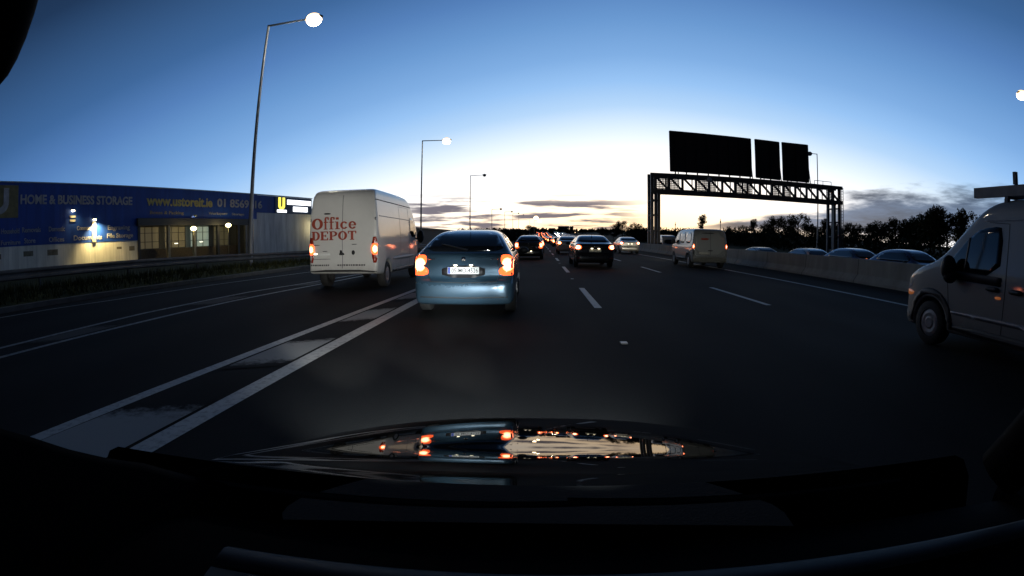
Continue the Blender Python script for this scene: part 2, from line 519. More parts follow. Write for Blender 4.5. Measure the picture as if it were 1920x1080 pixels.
def wheel(root, x, y, r, w=.2, side=1, rimmat=None, n=24):
    """tyre with the rim as its sub-part; side +1 faces +X"""
    tp = [(-w / 2, r * .62), (-w / 2, r * .93), (-w * .38, r), (w * .38, r), (w / 2, r * .93), (w / 2, r * .62), (w * .3, r * .6), (-w * .3, r * .6), (-w / 2, r * .62)]
    v, f = ring_lathe(tp, n, x, y, r)
    t = mesh_obj('wheel', v, f, M['tyre'], root, True)
    mb = MB(); s = side
    rp = [(s * w * .46, r * .64), (s * w * .40, r * .60), (s * w * .12, r * .56), (s * w * .05, r * .05)]
    v, f = ring_lathe(rp, n, x, y, r); mb.add(v, f)
    if rimmat is M['hubcap']:
        v, f = ring_lathe([(s * w * .42, r * .60), (s * w * .47, r * .45), (s * w * .44, r * .30), (s * w * .50, r * .22), (s * w * .50, .001)], n, x, y, r); mb.add(v, f)
    for k in range(5 if rimmat is not M['hubcap'] else 0):
        a = 2 * math.pi * k / 5 + .3
        c, d = math.cos(a), math.sin(a)
        mb.bar((x + s * w * .40, y + c * r * .08, r + d * r * .08), (x + s * w * .37, y + c * r * .60, r + d * r * .60), r * .2, w * .14)
    v, f = ring_lathe([(s * w * .1, r * .17), (s * w * .46, r * .15), (s * w * .48, .001)], 12, x, y, r); mb.add(v, f)
    mb.build('rim', rimmat or M['rim'], t)
    return t


def wheels4(root, ys, hw, r, w=.2, rimmat=None):
    for y in ys:
        for s in (-1, 1): wheel(root, s * (hw - w / 2 - .01), y, r, w, s, rimmat)


def mirror_x(pts): return [(-a, b) for a, b in reversed(pts)]


def headlight_beam(name, root, loc, energy, aim, size=46, blend=.5, col=(.82, .92, 1), rad=.05):
    l = bpy.data.lights.new(name, 'SPOT'); l.energy = energy; l.color = col; l.spot_size = R(size); l.spot_blend = blend
    l.shadow_soft_size = rad
    o = bpy.data.objects.new(name, l); COL.objects.link(o); o.parent = root; o.location = loc
    o.rotation_euler = Vector(aim).to_track_quat('-Z', 'Y').to_euler()
    return o


# ================================================================== VEHICLES
def strip(p, w):
    """thin ribbon outline along a polyline (a, b)"""
    p = [Vector((a, b)) for a, b in p]; L = []; Rr = []
    for i, q in enumerate(p):
        d = (p[min(i + 1, len(p) - 1)] - p[max(i - 1, 0)]).normalized(); n = Vector((-d.y, d.x)) * w / 2
        L.append(tuple(q + n)); Rr.append(tuple(q - n))
    return L + Rr[::-1]


def rect(a0, a1, b0, b1): return [(a0, b0), (a1, b0), (a1, b1), (a0, b1)]


def blob(a, b, ra, rb, n=14): return [(a + ra * math.cos(2 * math.pi * i / n), b + rb * math.sin(2 * math.pi * i / n)) for i in range(n)]


HATCH = dict(
    side=[(.22, .17), (.05, .22), (.0, .36), (.0, .52), (.03, .60), (.11, .63), (.10, .80), (.13, .96), (.13, 1.03), (.24, 1.065), (.62, 1.25), (1.0, 1.40), (1.5, 1.46), (2.1, 1.475), (2.65, 1.42), (3.45, 1.02), (4.1, .92), (4.46, .76), (4.57, .56), (4.57, .36), (4.48, .22), (4.3, .17)],
    half=[(.70, .14), (.83, .24), (.875, .42), (.885, .62), (.88, .82), (.85, .97), (.765, 1.08), (.625, 1.31), (.54, 1.41), (.40, 1.475), (.18, 1.495)],
    plan=[(.50, -.03), (.74, .02), (.83, .12), (.87, .45), (.885, 1.2), (.885, 3.2), (.87, 4.0), (.78, 4.38), (.55, 4.58)], wheels=(.86, 3.44), wr=.315)
SALOON = dict(
    side=[(.22, .2), (.05, .24), (.0, .36), (.01, .56), (.06, .62), (.07, .80), (.05, .98), (.10, 1.06), (.30, 1.085), (.62, 1.10), (1.0, 1.27), (1.35, 1.40), (1.8, 1.455), (2.3, 1.455), (2.8, 1.38), (3.55, 1.01), (4.25, .89), (4.55, .72), (4.63, .5), (4.6, .3), (4.45, .2)],
    half=[(.70, .17), (.85, .27), (.895, .45), (.905, .66), (.90, .86), (.87, 1.0), (.78, 1.11), (.64, 1.35), (.57, 1.425), (.4, 1.475), (.2, 1.48)],
    plan=[(.55, -.03), (.78, .03), (.86, .16), (.895, .5), (.905, 1.3), (.905, 3.2), (.88, 4.1), (.78, 4.45), (.5, 4.64)], wheels=(.95, 3.62), wr=.32)


def hatch_car(label, group, pnt, plate=True, lamp='tail', h=.035, plate_low=False, nplate=None, detailed=True):
    S = HATCH
    root = empty('hatchback_car', label=label, cat='car', group=group)
    v, f = body_mesh(S['side'], S['half'], S['plan'], S['wheels'], S['wr'], h)
    B = Body(root, v, f, pnt)
    B.panel('rear_window', [(-.68, 1.085), (0, 1.07), (.68, 1.085), (.60, 1.24), (.50, 1.385), (0, 1.425), (-.50, 1.385), (-.60, 1.24)], 'rear', M['glass'])
    B.panel('windscreen', [(-.70, 1.07), (0, 1.06), (.70, 1.07), (.56, 1.39), (0, 1.42), (-.56, 1.39)], 'front', M['glass'])
    side = [(.72, 1.09), (1.05, 1.31), (1.55, 1.395), (2.1, 1.40), (2.62, 1.345), (3.22, 1.06), (2.2, 1.035), (1.1, 1.05)]
    B.both('side_window', side, M['glass'], rounding=1)
    lo = [(-.66, 1.03), (-.79, 1.02), (-.85, .90), (-.88, .69), (-.60, .68), (-.58, .79), (-.70, .845), (-.62, .885), (-.62, 1.0)]
    for o in (lo, mirror_x(lo)): B.panel('tail_lamp', o, 'rear', M[lamp], off=.012, step=.06)
    for s in (-1, 1): B.panel('headlamp', [(s * .42, .66), (s * .78, .70), (s * .80, .84), (s * .5, .76)], 'front', M['head'], off=.01)
    if detailed:
        B.panel('boot_seam', strip([(-.57, .98), (-.60, .72), (-.55, .585), (0, .565), (.55, .585), (.60, .72), (.57, .98)], .014), 'rear', M['trim'], off=.003, rounding=0)
        B.panel('plate_recess', rect(-.36, .36, .645, .845), 'rear', M['trim'], off=.002)
        bm_ = B.panel('bumper_groove', strip([(-.80, .335), (0, .315), (.80, .335)], .022), 'rear', M['trim'], off=.003, rounding=0)
        B.panel('badge', blob(0, .955, .035, .035), 'rear', M['chrome'], off=.012)
        B.panel('model_badge', rect(.44, .58, .945, .962), 'rear', M['chrome'], off=.008)
        B.panel('model_badge', rect(-.60, -.46, .945, .960), 'rear', M['chrome'], off=.008)
        B.panel('rear_wiper', strip([(.05, 1.10), (-.42, 1.20)], .022), 'rear', M['trim'], off=.03, rounding=0)
        B.both('side_moulding', rect(1.25, 3.0, .50, .56), M['trim'])
        B.both('window_pillar', rect(1.98, 2.05, 1.04, 1.39), M['trim'], off=.012)
        a = MB().tube((0, 1.25, 1.46), (0, 1.02, 1.66), .006, .003, 6); a.build('aerial', M['trim'], root)
    for s in (-1, 1):
        m = MB().ellipsoid((s * .97, 3.0, 1.03), (.11, .07, .075)); m.bar((s * .82, 3.02, 1.0), (s * .95, 3.0, 1.0), .04, .03)
        m.build('door_mirror', M['trim'], root, True)
    zc = .42 if plate_low else .765
    yb = -.012 if plate_low else .085
    if plate:
        p = MB().box((-.26, yb - .012, zc - .057), (.26, yb + .03, zc + .057)).build('number_plate', M['plate'], root, bevel=.003)
        if plate_low:
            for s in (-.13, .13): MB().ellipsoid((s, yb - .03, zc + .09), (.05, .015, .015)).build('plate_lamp', M['platelamp'], root)
        if nplate:
            MB().box((-.256, yb - .0145, zc - .053), (-.212, yb - .011, zc + .053)).build('country_band', M['plateblue'], p)
            text_part('plate_lettering', nplate, (-.195, .245, zc - .036, zc + .036), M['ink'], p, .002, .006, yb - .0125)
            for s in (-.13, .13): MB().ellipsoid((s, yb + .0, zc + .085), (.03, .012, .012)).build('plate_lamp', M['platelamp'], root)
    wheels4(root, S['wheels'], .87, S['wr'], .2)
    return root


def saloon_car(label, group, pnt, lamp='tail', h=.035, nplate=None, detailed=True, round_lamps=False):
    S = SALOON
    root = empty('saloon_car', label=label, cat='car', group=group)
    v, f = body_mesh(S['side'], S['half'], S['plan'], S['wheels'], S['wr'], h)
    B = Body(root, v, f, pnt)
    B.panel('rear_window', [(-.70, 1.125), (0, 1.115), (.70, 1.125), (.62, 1.28), (.52, 1.395), (0, 1.415), (-.52, 1.395), (-.62, 1.28)], 'rear', M['glass'])
    B.panel('windscreen', [(-.72, 1.06), (0, 1.05), (.72, 1.06), (.55, 1.37), (0, 1.40), (-.55, 1.37)], 'front', M['glass'])
    B.both('side_window', [(.86, 1.12), (1.2, 1.29), (1.75, 1.385), (2.3, 1.385), (2.75, 1.32), (3.3, 1.06), (2.2, 1.045), (1.2, 1.07)], M['glass'])
    lo = blob(-.72, .905, .13, .10) if round_lamps else [(-.50, .84), (-.86, .80), (-.90, .90), (-.84, 1.02), (-.62, 1.0), (-.50, .95)]
    for o in (lo, mirror_x(lo)): B.panel('tail_lamp', o, 'rear', M[lamp], off=.012, step=.06)
    for s in (-1, 1): B.panel('headlamp', [(s * .45, .66), (s * .82, .68), (s * .82, .83), (s * .52, .77)], 'front', M['head'], off=.01)
    if detailed:
        B.panel('boot_seam', strip([(-.60, 1.03), (-.62, .70), (0, .66), (.62, .70), (.60, 1.03)], .014), 'rear', M['trim'], off=.003, rounding=0)
        for s in (-1, 1): B.panel('bumper_reflector', rect(s * .72 - .09, s * .72 + .09, .41, .45), 'rear', M['reflector'], off=.006)
        B.panel('badge', blob(0, .93, .05, .025), 'rear', M['chrome'], off=.012)
        B.panel('bumper_valance', [(-.62, .25), (.62, .25), (.58, .36), (-.58, .36)], 'rear', M['trim'], off=.004)
        B.both('window_pillar', rect(2.02, 2.09, 1.05, 1.38), M['trim'], off=.012)
        a = MB().bar((0, 1.5, 1.45), (0, 1.34, 1.52), .03, .03); a.build('aerial', M['trim'], root)
    p = MB().box((-.26, .01, .70), (.26, .06, .81)).build('number_plate', M['platey'], root, bevel=.003)
    if detailed:
        for s in (-.15, .15): MB().ellipsoid((s, -.05, .85), (.05, .02, .015)).build('plate_lamp', M['platelamp'], root)
    if nplate: text_part('plate_lettering', nplate, (-.225, .225, .722, .788), M['ink'], p, .002, .006, .009)
    for s in (-1, 1):
        m = MB().ellipsoid((s * .98, 3.1, 1.05), (.11, .07, .075)); m.bar((s * .84, 3.12, 1.02), (s * .96, 3.1, 1.02), .04, .03)
        m.build('door_mirror', M['trim'], root, True)
    wheels4(root, S['wheels'], .89, S['wr'], .2)
    return root


# ---- the blue hatchback straight ahead
blue = hatch_car('blue hatchback with a pale registration plate just ahead of the black bonnet', 'cars queuing on this carriageway', paint('blue_paint', (.030, .068, .105), .24, .4, .15), nplate='05-MO-4526', h=.03)
blue.location = (-1.235, 8.42, 0); blue.rotation_euler.z = R(1.2)

# ---- dark hatchback beyond it
dark = hatch_car('dark hatchback with a low bumper plate beside the blue hatchback', 'cars queuing on this carriageway', paint('dark_paint', (.02, .02, .024), .28, .2, .15), plate_low=True, h=.045)
dark.location = (-.58, 31, 0)

# ---- black saloon in the middle lane
black = saloon_car('black saloon with one large bright left tail lamp in the middle lane', 'cars queuing on this carriageway', paint('black_paint', (.010, .009, .009), .22, .1, .2), nplate='131-D-28504', h=.04, round_lamps=True)
black.location = (2.47, 22.7, 0); black.rotation_euler.z = R(.8)

# ---- silver saloon in the right lane
silver = saloon_car('silver saloon lit by the headlamps of the small grey van behind it', 'cars queuing on this carriageway', paint('silver_paint', (.55, .55, .52), .3, .5, .1), h=.05, round_lamps=True)
silver.location = (7.95, 45, 0)


# ---- small van in the right lane
def small_van():
    root = empty('small_van', label='small grey panel van with dark side windows in the right lane before the gantry', cat='van')
    side = [(.2, .24), (.04, .27), (.0, .36), (.0, .50), (.05, .55), (.05, 1.0), (.09, 1.5), (.17, 1.74), (.40, 1.83), (1.4, 1.85), (2.5, 1.82), (2.95, 1.68), (3.5, 1.16), (4.0, 1.02), (4.28, .82), (4.36, .55), (4.34, .3), (4.2, .22)]
    half = [(.75, .2), (.86, .28), (.895, .45), (.905, .7), (.90, .95), (.86, 1.15), (.80, 1.6), (.75, 1.76), (.6, 1.86), (.3, 1.88)]
    plan = [(.78, -.03), (.86, .05), (.89, .3), (.905, 1.2), (.905, 3.0), (.88, 3.8), (.76, 4.2), (.5, 4.38)]
    v, f = body_mesh(side, half, plan, (.78, 3.48), .31, .035, .06)
    B = Body(root, v, f, paint('van_grey_paint', (.20, .20, .19), .4, .1, .5))
    B.panel('rear_door_panel', rect(-.74, .74, .57, 1.72), 'rear', paint('van_panel_paint', (.235, .235, .22), .45, .1, .6), off=.006)
    B.panel('door_seam', strip([(.02, .58), (.02, 1.72)], .014), 'rear', M['trim'], off=.009, rounding=0)
    B.panel('dark_lettering', rect(-.42, .22, 1.60, 1.645), 'rear', M['ink'], off=.012)
    B.panel('red_lettering', rect(-.46, -.08, 1.30, 1.40), 'rear', M['redink'], off=.012)
    B.panel('door_handle', rect(-.12, .12, .80, .84), 'rear', M['trim'], off=.02)
    B.panel('lower_sill', strip([(-.74, .66), (-.70, .575), (.70, .575), (.74, .66)], .03), 'rear', M['steel'], off=.012, rounding=0)
    B.panel('number_plate', rect(-.56, -.04, .64, .75), 'rear', mat('grubby_plate', (.42, .40, .34), .5, noise=.3, nscale=30), off=.014)
    B.panel('bumper', rect(-.88, .88, .27, .50), 'rear', mat('van_bumper', (.10, .095, .08), .7, noise=.3, nscale=6), off=.01)
    for s in (-1, 1):
        B.panel('tail_lamp', rect(s * .85 - .07, s * .85 + .07, .90, 1.12), 'rear', M['tail'], off=.014, step=.05)
        B.panel('lamp_column', rect(s * .84 - .06, s * .84 + .06, .56, .88), 'rear', M['trim'], off=.008)
    for ax in ('left', 'right'):
        B.panel('front_side_window', [(2.42, 1.13), (2.42, 1.66), (2.72, 1.62), (3.22, 1.15)], ax, M['glass'])
        B.panel('side_window', rect(1.42, 2.28, 1.14, 1.66), ax, M['glass'])
        B.panel('rear_side_window', rect(.40, 1.30, 1.14, 1.66), ax, M['glass'])
        B.panel('fuel_flap', blob(.52, .80, .10, .10), ax, paint('flap', (.3, .29, .27)), off=.01)
        B.panel('sill_trim', rect(1.2, 3.0, .33, .48), ax, M['trim'])
        B.panel('wheel_arch', [p for p in strip([(.36, .33), (.44, .62), (.78, .76), (1.12, .62), (1.2, .33)], .1)], ax, M['trim'], off=.01, rounding=1)
    B.panel('windscreen', [(-.74, 1.2), (.74, 1.2), (.64, 1.66), (-.64, 1.66)], 'front', M['glass'])
    for s in (-1, 1):
        B.panel('headlamp', [(s * .5, .75), (s * .82, .78), (s * .8, .98), (s * .56, .9)], 'front', M['head'], off=.01)
        m = MB().ellipsoid((s * 1.0, 3.12, 1.2), (.12, .08, .13)); m.bar((s * .86, 3.12, 1.15), (s * .98, 3.12, 1.15), .05, .04)
        m.build('door_mirror', M['trim'], root, True)
    wheels4(root, (.78, 3.48), .885, .31, .2, M['hubcap'])
    return root


van_r = small_van(); van_r.location = (7.98, 23.4, 0)
for s in (-.6, .6): headlight_beam('headlamp_beam', van_r, (s, 4.4, .75), 900, (0, 1, -.03), 30, .6, (1, .9, .72))


# ---- tall white delivery van on the slip lane
def serif_glyph(ch, x, z, w, h, mb, y0, y1):
    """strokes of a bold serif letter"""
    t = w * .26; s = h * .10

    def bx_(a, b, c, d): mb.box((x + a * w, y0, z + c * h), (x + b * w, y1, z + d * h))

    def ring(a, b, c, d, gap=None, n=22):
        cx, cz, rx, rz = x + (a + b) / 2 * w, z + (c + d) / 2 * h, (b - a) / 2 * w, (d - c) / 2 * h
        for i in range(n):
            t0, t1 = 2 * math.pi * i / n, 2 * math.pi * (i + 1) / n
            am = math.degrees((t0 + t1) / 2) % 360
            if gap and ((gap[0] < am < gap[1]) if gap[0] < gap[1] else (am > gap[0] or am < gap[1])): continue
            v = []
            for yy in (y0, y1):
                for tt in (t0, t1):
                    v += [(cx + rx * math.cos(tt), yy, cz + rz * math.sin(tt)), (cx + (rx - t) * math.cos(tt), yy, cz + (rz - s * 1.1) * math.sin(tt))]
            mb.add(v, [(0, 1, 3, 2), (4, 6, 7, 5), (0, 2, 6, 4), (1, 5, 7, 3), (0, 4, 5, 1), (2, 3, 7, 6)])
    k = t / w
    if ch == 'O': ring(0, 1, 0, 1)
    elif ch == 'D':
        bx_(.1, .1 + k, 0, 1); bx_(0, .5, 0, .1); bx_(0, .5, .9, 1); ring(0, 1, 0, 1, (100, 260))
    elif ch == 'E':
        bx_(.1, .1 + k, 0, 1); bx_(0, .95, 0, .1); bx_(0, .95, .9, 1); bx_(.2, .7, .45, .55); bx_(.85, .95, .1, .28); bx_(.85, .95, .72, .9); bx_(.62, .7, .36, .64)
    elif ch == 'P':
        bx_(.1, .1 + k, 0, 1); bx_(0, .5, 0, .09); bx_(0, .5, .91, 1); ring(.1, 1, .42, 1, (100, 260)); bx_(.2, .55, .42, .5)
    elif ch == 'T':
        bx_(.5 - k / 2, .5 + k / 2, 0, 1); bx_(.25, .75, 0, .09); bx_(0, 1, .9, 1); bx_(0, .1, .7, .9); bx_(.9, 1, .7, .9)
    elif ch == 'f':
        bx_(.2, .2 + k * 1.1, 0, 1.0); bx_(.0, .7, 0, .07); bx_(.0, .85, .60, .68); bx_(.3, .95, 1.0, 1.09); bx_(.75, 1.0, .86, 1.0)
    elif ch == 'i':
        bx_(.25, .25 + k * 1.6, 0, .68); bx_(.0, 1, 0, .07); bx_(.0, .6, .61, .68); bx_(.22, .75, .85, 1.05)
    elif ch == 'c': ring(0, 1, 0, .68, (328, 32))
    elif ch == 'e': ring(0, 1, 0, .68, (322, 360)); bx_(.1, .95, .31, .38)


def word(name, body, x0, x1, z0, z1, widths, material, parent, y0, y1):
    mb = MB(); tot = sum(widths); x = x0
    for ch, w in zip(body, widths):
        W_ = (x1 - x0) * w / tot
        serif_glyph(ch, x + W_ * .04, z0, W_ * .90, z1 - z0, mb, y0, y1); x += W_
    return mb.build(name, material, parent)


def delivery_van():
    root = empty('delivery_van', label='tall white delivery van with red lettering on its rear doors in the slip lane', cat='van')
    side = [(.25, .40), (.06, .42), (.0, .48), (.0, .56), (.045, .60), (.05, 1.4), (.10, 2.2), (.16, 2.5), (.34, 2.61), (.9, 2.65), (3.4, 2.63), (3.95, 2.50), (4.3, 2.22), (4.62, 1.86), (5.02, 1.36), (5.48, 1.14), (5.70, .9), (5.76, .6), (5.72, .36), (5.5, .3), (1.4, .34)]
    half = [(.85, .28), (.95, .38), (.975, .55), (.98, .9), (.975, 1.3), (.93, 1.9), (.875, 2.36), (.83, 2.56), (.70, 2.655), (.3, 2.68)]
    plan = [(.88, -.03), (.95, .06), (.975, .3), (.98, 1.2), (.98, 4.0), (.95, 4.8), (.84, 5.45), (.55, 5.78)]
    white = paint('white_van_paint', (.66, .65, .62), .34, .0, .6)
    v, f = body_mesh(side, half, plan, (1.05, 4.72), .345, .045, .04)
    B = Body(root, v, f, white)
    ink = M['greyink']
    B.panel('door_seam', strip([(.0, .56), (.0, 2.45)], .016), 'rear', M['hubcap'], off=.003, rounding=0)
    B.panel('top_brake_lamp', rect(-.52, -.34, 1.955, 1.995), 'rear', M['trim'], off=.012)
    word('lettering', 'Office', -.87, .40, 1.57, 1.86, (1.5, .7, .7, .62, 1.0, 1.0), M['redink'], root, .035, .062)
    word('lettering', 'DEPOT', -.87, .40, 1.29, 1.52, (1, 1, 1, 1.1, 1), M['redink'], root, .03, .055)
    B.panel('small_print', rect(-.90, -.64, 1.155, 1.175), 'rear', ink, off=.006)
    B.panel('small_print', rect(-.90, -.78, 1.095, 1.11), 'rear', ink, off=.006)
    B.panel('small_print', rect(-.56, -.42, .995, 1.015), 'rear', ink, off=.006)
    B.panel('small_print', rect(-.86, -.34, .795, .81), 'rear', ink, off=.006)
    B.panel('small_print', rect(.26, .40, 1.165, 1.185), 'rear', ink, off=.006)
    for a, b in ((-.90, -.36), (-.14, .62)):
        x = a
        while x < b - .04:
            w = random.uniform(.03, .07); B.panel('small_print', rect(x, min(x + w, b), .625, .665), 'rear', ink, off=.006, rounding=0); x += w + .018
    B.panel('number_plate', rect(-.86, -.34, .865, .975), 'rear', M['plate'], off=.012)
    m = MB().ellipsoid((-.76, .035, .94), (.05, .02, .02)); m.build('plate_lamp', M['platelamp'], root)
    B.panel('door_handle', [(-.10, .90), (.06, .90), (.04, .955), (.0, .97), (-.02, 1.03), (-.06, 1.03), (-.06, .96)], 'rear', M['trim'], off=.03)
    B.panel('lock_emblem', blob(.30, .965, .045, .06), 'rear', M['trim'], off=.008)
    B.panel('rear_bumper', rect(-.93, .93, .385, .525), 'rear', M['trim'], off=.02)
    for s in (-1, 1):
        B.panel('lamp_cluster', rect(s * .88 - .075, s * .88 + .075, .70, 1.36), 'rear', mat('dim_red_lens', (.30, .03, .015), .25), off=.008)
        B.panel('tail_lamp', rect(s * .885 - .095, s * .885 + .095, .91, 1.19), 'rear', M['tail'], off=.022, step=.05)
        B.panel('door_hinge', rect(s * .91 - .03, s * .91 + .03, 1.78, 1.86), 'rear', M['hubcap'], off=.02)
    for ax in ('left', 'right'):
        B.panel('roof_gutter', strip([(.15, 2.32), (4.1, 2.30)], .025), ax, M['trim'], off=.004, rounding=0)
        B.panel('swage_line', strip([(.3, 1.90), (4.2, 1.88)], .018), ax, M['hubcap'], off=.004, rounding=0)
        B.panel('side_moulding', rect(1.5, 4.2, .70, .80), ax, mat('pale_moulding', (.4, .4, .39), .5), off=.012)
        B.panel('lower_trim', rect(1.55, 4.2, .37, .47), ax, M['trim'], off=.008)
        B.panel('cab_window', [(3.72, 1.34), (3.72, 1.98), (4.30, 1.94), (4.78, 1.36)], ax, M['glass'])
        B.panel('sliding_door_seam', strip([(3.62, .5), (3.62, 2.25), (2.45, 2.25), (2.45, .5)], .014), ax, M['hubcap'], off=.003, rounding=0)
    B.panel('windscreen', [(-.80, 1.4), (.80, 1.4), (.68, 2.02), (-.68, 2.02)], 'front', M['glass'])
    for s in (-1, 1):
        B.panel('headlamp', [(s * .5, .78), (s * .86, .84), (s * .84, 1.05), (s * .6, .98)], 'front', M['head'], off=.01)
        m = MB().ellipsoid((s * 1.12, 4.62, 1.36), (.12, .1, .22)); m.bar((s * .92, 4.6, 1.3), (s * 1.08, 4.6, 1.3), .06, .06)
        m.build('door_mirror', M['trim'], root, True)
    wheels4(root, (1.05, 4.72), .955, .345, .22, M['hubcap'])
    return root


van_w = delivery_van(); van_w.location = (-5.0, 12.65, 0); van_w.rotation_euler.z = R(1.1)


# ---- white high-roof van alongside, with a roof rack
def high_roof_van():
    root = empty('high_roof_van', label='white high-roof van with a ladder rack, alone alongside at the edge of the view', cat='van')
    side = [(.2, .24), (.04, .28), (.0, .38), (.0, .52), (.05, .58), (.05, 1.2), (.10, 1.75), (.20, 1.98), (.45, 2.05), (1.6, 2.07), (2.35, 2.05), (2.72, 1.93), (3.05, 1.66), (3.52, 1.22), (3.98, 1.09), (4.32, .93), (4.49, .72), (4.54, .48), (4.50, .28), (4.3, .2)]
    half = [(.75, .18), (.86, .27), (.89, .45), (.90, .75), (.895, 1.0), (.87, 1.18), (.80, 1.66), (.765, 1.9), (.70, 2.02), (.5, 2.08), (.3, 2.09)]
    plan = [(.78, -.03), (.86, .05), (.885, .3), (.90, 1.2), (.90, 3.2), (.885, 3.85), (.80, 4.25), (.56, 4.52), (.4, 4.56)]
    v, f = body_mesh(side, half, plan, (.92, 3.66), .315, .03, .06)
    B = Body(root, v, f, paint('near_van_paint', (.19, .19, .18), .45, .0, .4))
    for ax in ('left', 'right'):
        B.panel('cab_window', [(2.34, 1.05), (2.34, 1.67), (2.52, 1.69), (2.86, 1.62), (3.30, 1.20), (3.34, 1.08)], ax, M['glass'])
        B.panel('window_divider', strip([(2.98, 1.07), (2.94, 1.54)], .03), ax, M['trim'], off=.012, rounding=0)
        B.panel('window_sill', strip([(2.3, 1.01), (3.36, 1.04)], .11), ax, M['trim'], off=.012, rounding=0)
        B.panel('door_handle', rect(2.32, 2.54, .885, .945), ax, M['trim'], off=.03)
        B.panel('sliding_door_handle', rect(1.92, 2.14, .885, .945), ax, M['trim'], off=.03)
        B.panel('door_seam', strip([(2.24, .36), (2.22, 1.0), (2.25, 1.72), (2.6, 1.74)], .012), ax, M['trim'], off=.003, rounding=0)
        B.panel('door_seam', strip([(3.32, 1.02), (3.24, .5), (3.16, .36)], .012), ax, M['trim'], off=.003, rounding=0)
        B.panel('roof_seam', strip([(.3, 1.78), (2.7, 1.76)], .014), ax, M['hubcap'], off=.004, rounding=0)
        B.panel('side_rubbing_strip', rect(1.4, 3.2, .50, .56), ax, M['hubcap'], off=.01)
        B.panel('sill_trim', rect(1.35, 3.22, .27, .38), ax, M['trim'], off=.006)
        B.panel('side_repeater', rect(2.28, 2.38, .80, .835), ax, M['amber'], off=.01)
        arch = [(3.66 + .455 * math.cos(t), .315 + .455 * math.sin(t)) for t in np.linspace(-.05, math.pi + .05, 21)]
        B.panel('wheel_arch', strip(arch, .085), ax, M['trim'], off=.012, rounding=0)
    B.panel('windscreen', [(-.74, 1.24), (.74, 1.24), (.66, 1.82), (-.66, 1.82)], 'front', M['glass'])
    B.panel('grille', rect(-.4, .4, .55, .78), 'front', M['trim'], off=.01)
    B.panel('front_bumper', rect(-.8, .8, .25, .45), 'front', M['trim'], off=.01)
    for s in (-1, 1):
        B.panel('headlamp', [(s * .48, .74), (s * .80, .72), (s * .84, .98), (s * .60, .93)], 'front', M['head'], off=.012)
        B.panel('indicator', [(s * .72, .66), (s * .83, .66), (s * .84, .74), (s * .72, .74)], 'front', M['amber'], off=.016, step=.04)
        B.panel('marker_lamp', rect(s * .60 - .05, s * .60 + .05, 1.86, 1.885), 'front', M['lantern_off'], off=.014)
        m = MB().ellipsoid((s * 1.02, 3.16, 1.13), (.13, .10, .17)); m.ellipsoid((s * 1.0, 3.14, 1.02), (.12, .09, .10)); m.bar((s * .86, 3.2, 1.05), (s * 1.0, 3.16, 1.05), .07, .10)
        m.build('door_mirror', M['trim'], root, True)
        B.panel('tail_lamp', rect(s * .82 - .06, s * .82 + .06, .85, 1.25), 'rear', M['tail_dim'], off=.012)
    wheels4(root, (.92, 3.66), .88, .315, .2, M['hubcap'])
    return root


van_n = high_roof_van(); van_n.location = (6.27, 2.10, 0); van_n.scale.z = .955
for s in (-.6, .6): headlight_beam('headlamp_beam', van_n, (s, 4.66, .8), 560, (.075, 1, .005), 20, .8, (.97, 1, .93))
# its rack rests on the roof
rk = empty('roof_rack', (6.27, 2.10, -.10), label='long grey ladder rack lying on the roof of the high-roof van', cat='roof rack')
mb = MB()
for s in (-.62, .62):
    mb.box((s - .035, .5, 2.08), (s + .035, 3.02, 2.21))
for y in np.arange(.6, 3.0, .3): mb.box((-.58, y, 2.12), (.58, y + .05, 2.16))
mb.build('tray', mat('rack_alloy', (.16, .16, .165), .6, metal=.3, noise=.3, nscale=4), rk)
for y in (.9, 2.35):
    mb = MB(); mb.box((-.70, y, 2.05), (.70, y + .06, 2.078))
    for s in (-.68, .68): mb.box((s - .03, y, 1.93), (s + .03, y + .06, 2.05))
    mb.build('cross_bar', M['darksteel'], rk)
for s in (-.66, .66): MB().box((s - .025, 2.22, 2.212), (s + .025, 2.27, 2.36)).build('end_stop', M['darksteel'], rk)


# ================================================================== GROUND, ROAD, MARKINGS
def hill(Y):
    Y = max(Y, 0)
    if Y < 120: return 0.0
    if Y < 430: return 5.3e-5 * (Y - 120) ** 2
    return 5.3e-5 * 310 ** 2 + .0329 * (1 - math.exp(-(Y - 430) / 40.0)) * 40


YS = [-30, -10, 0, 5, 8, 10, 12, 14, 17, 20, 24, 28, 34, 40, 50, 60, 75, 90, 105, 120] + list(range(140, 620, 20)) + [700, 900, 1200]


def interp(pts, y):
    pts = sorted(pts)
    ys, xs = [p[0] for p in pts], [p[1] for p in pts]
    return float(np.interp(y, ys, xs))


KERB = [(-30, -12.2), (7, -11.75), (12, -11.45), (17, -11.1), (23, -10.7), (40, -9.6), (70, -7.8), (110, -5.4), (160, -4.6), (1200, -4.6)]
RAIL = [(-30, -14.6), (6, -14.3), (14, -14.0), (19.5, -13.7), (28, -13.0), (40, -12.2), (70, -10.4), (110, -8.2), (170, -7.2), (1200, -7.2)]
RAILZ = [(-30, .9), (8, .88), (14, .85), (19.5, .80), (29, .66), (40, .66), (70, .72), (1200, .75)]


def sheet(name, cols, material, kind='structure', ys=YS):
    """cols: functions y -> (x, z) across the strip"""
    v = []; f = []
    n = len(cols)
    for y in ys:
        for c in cols:
            x, z = c(y); v.append((x, y, z + hill(y)))
    for i in range(len(ys) - 1):
        for j in range(n - 1):
            a = i * n + j; f.append((a, a + 1, a + n + 1, a + n))
    return tag(mesh_obj(name, v, f, material), kind=kind)


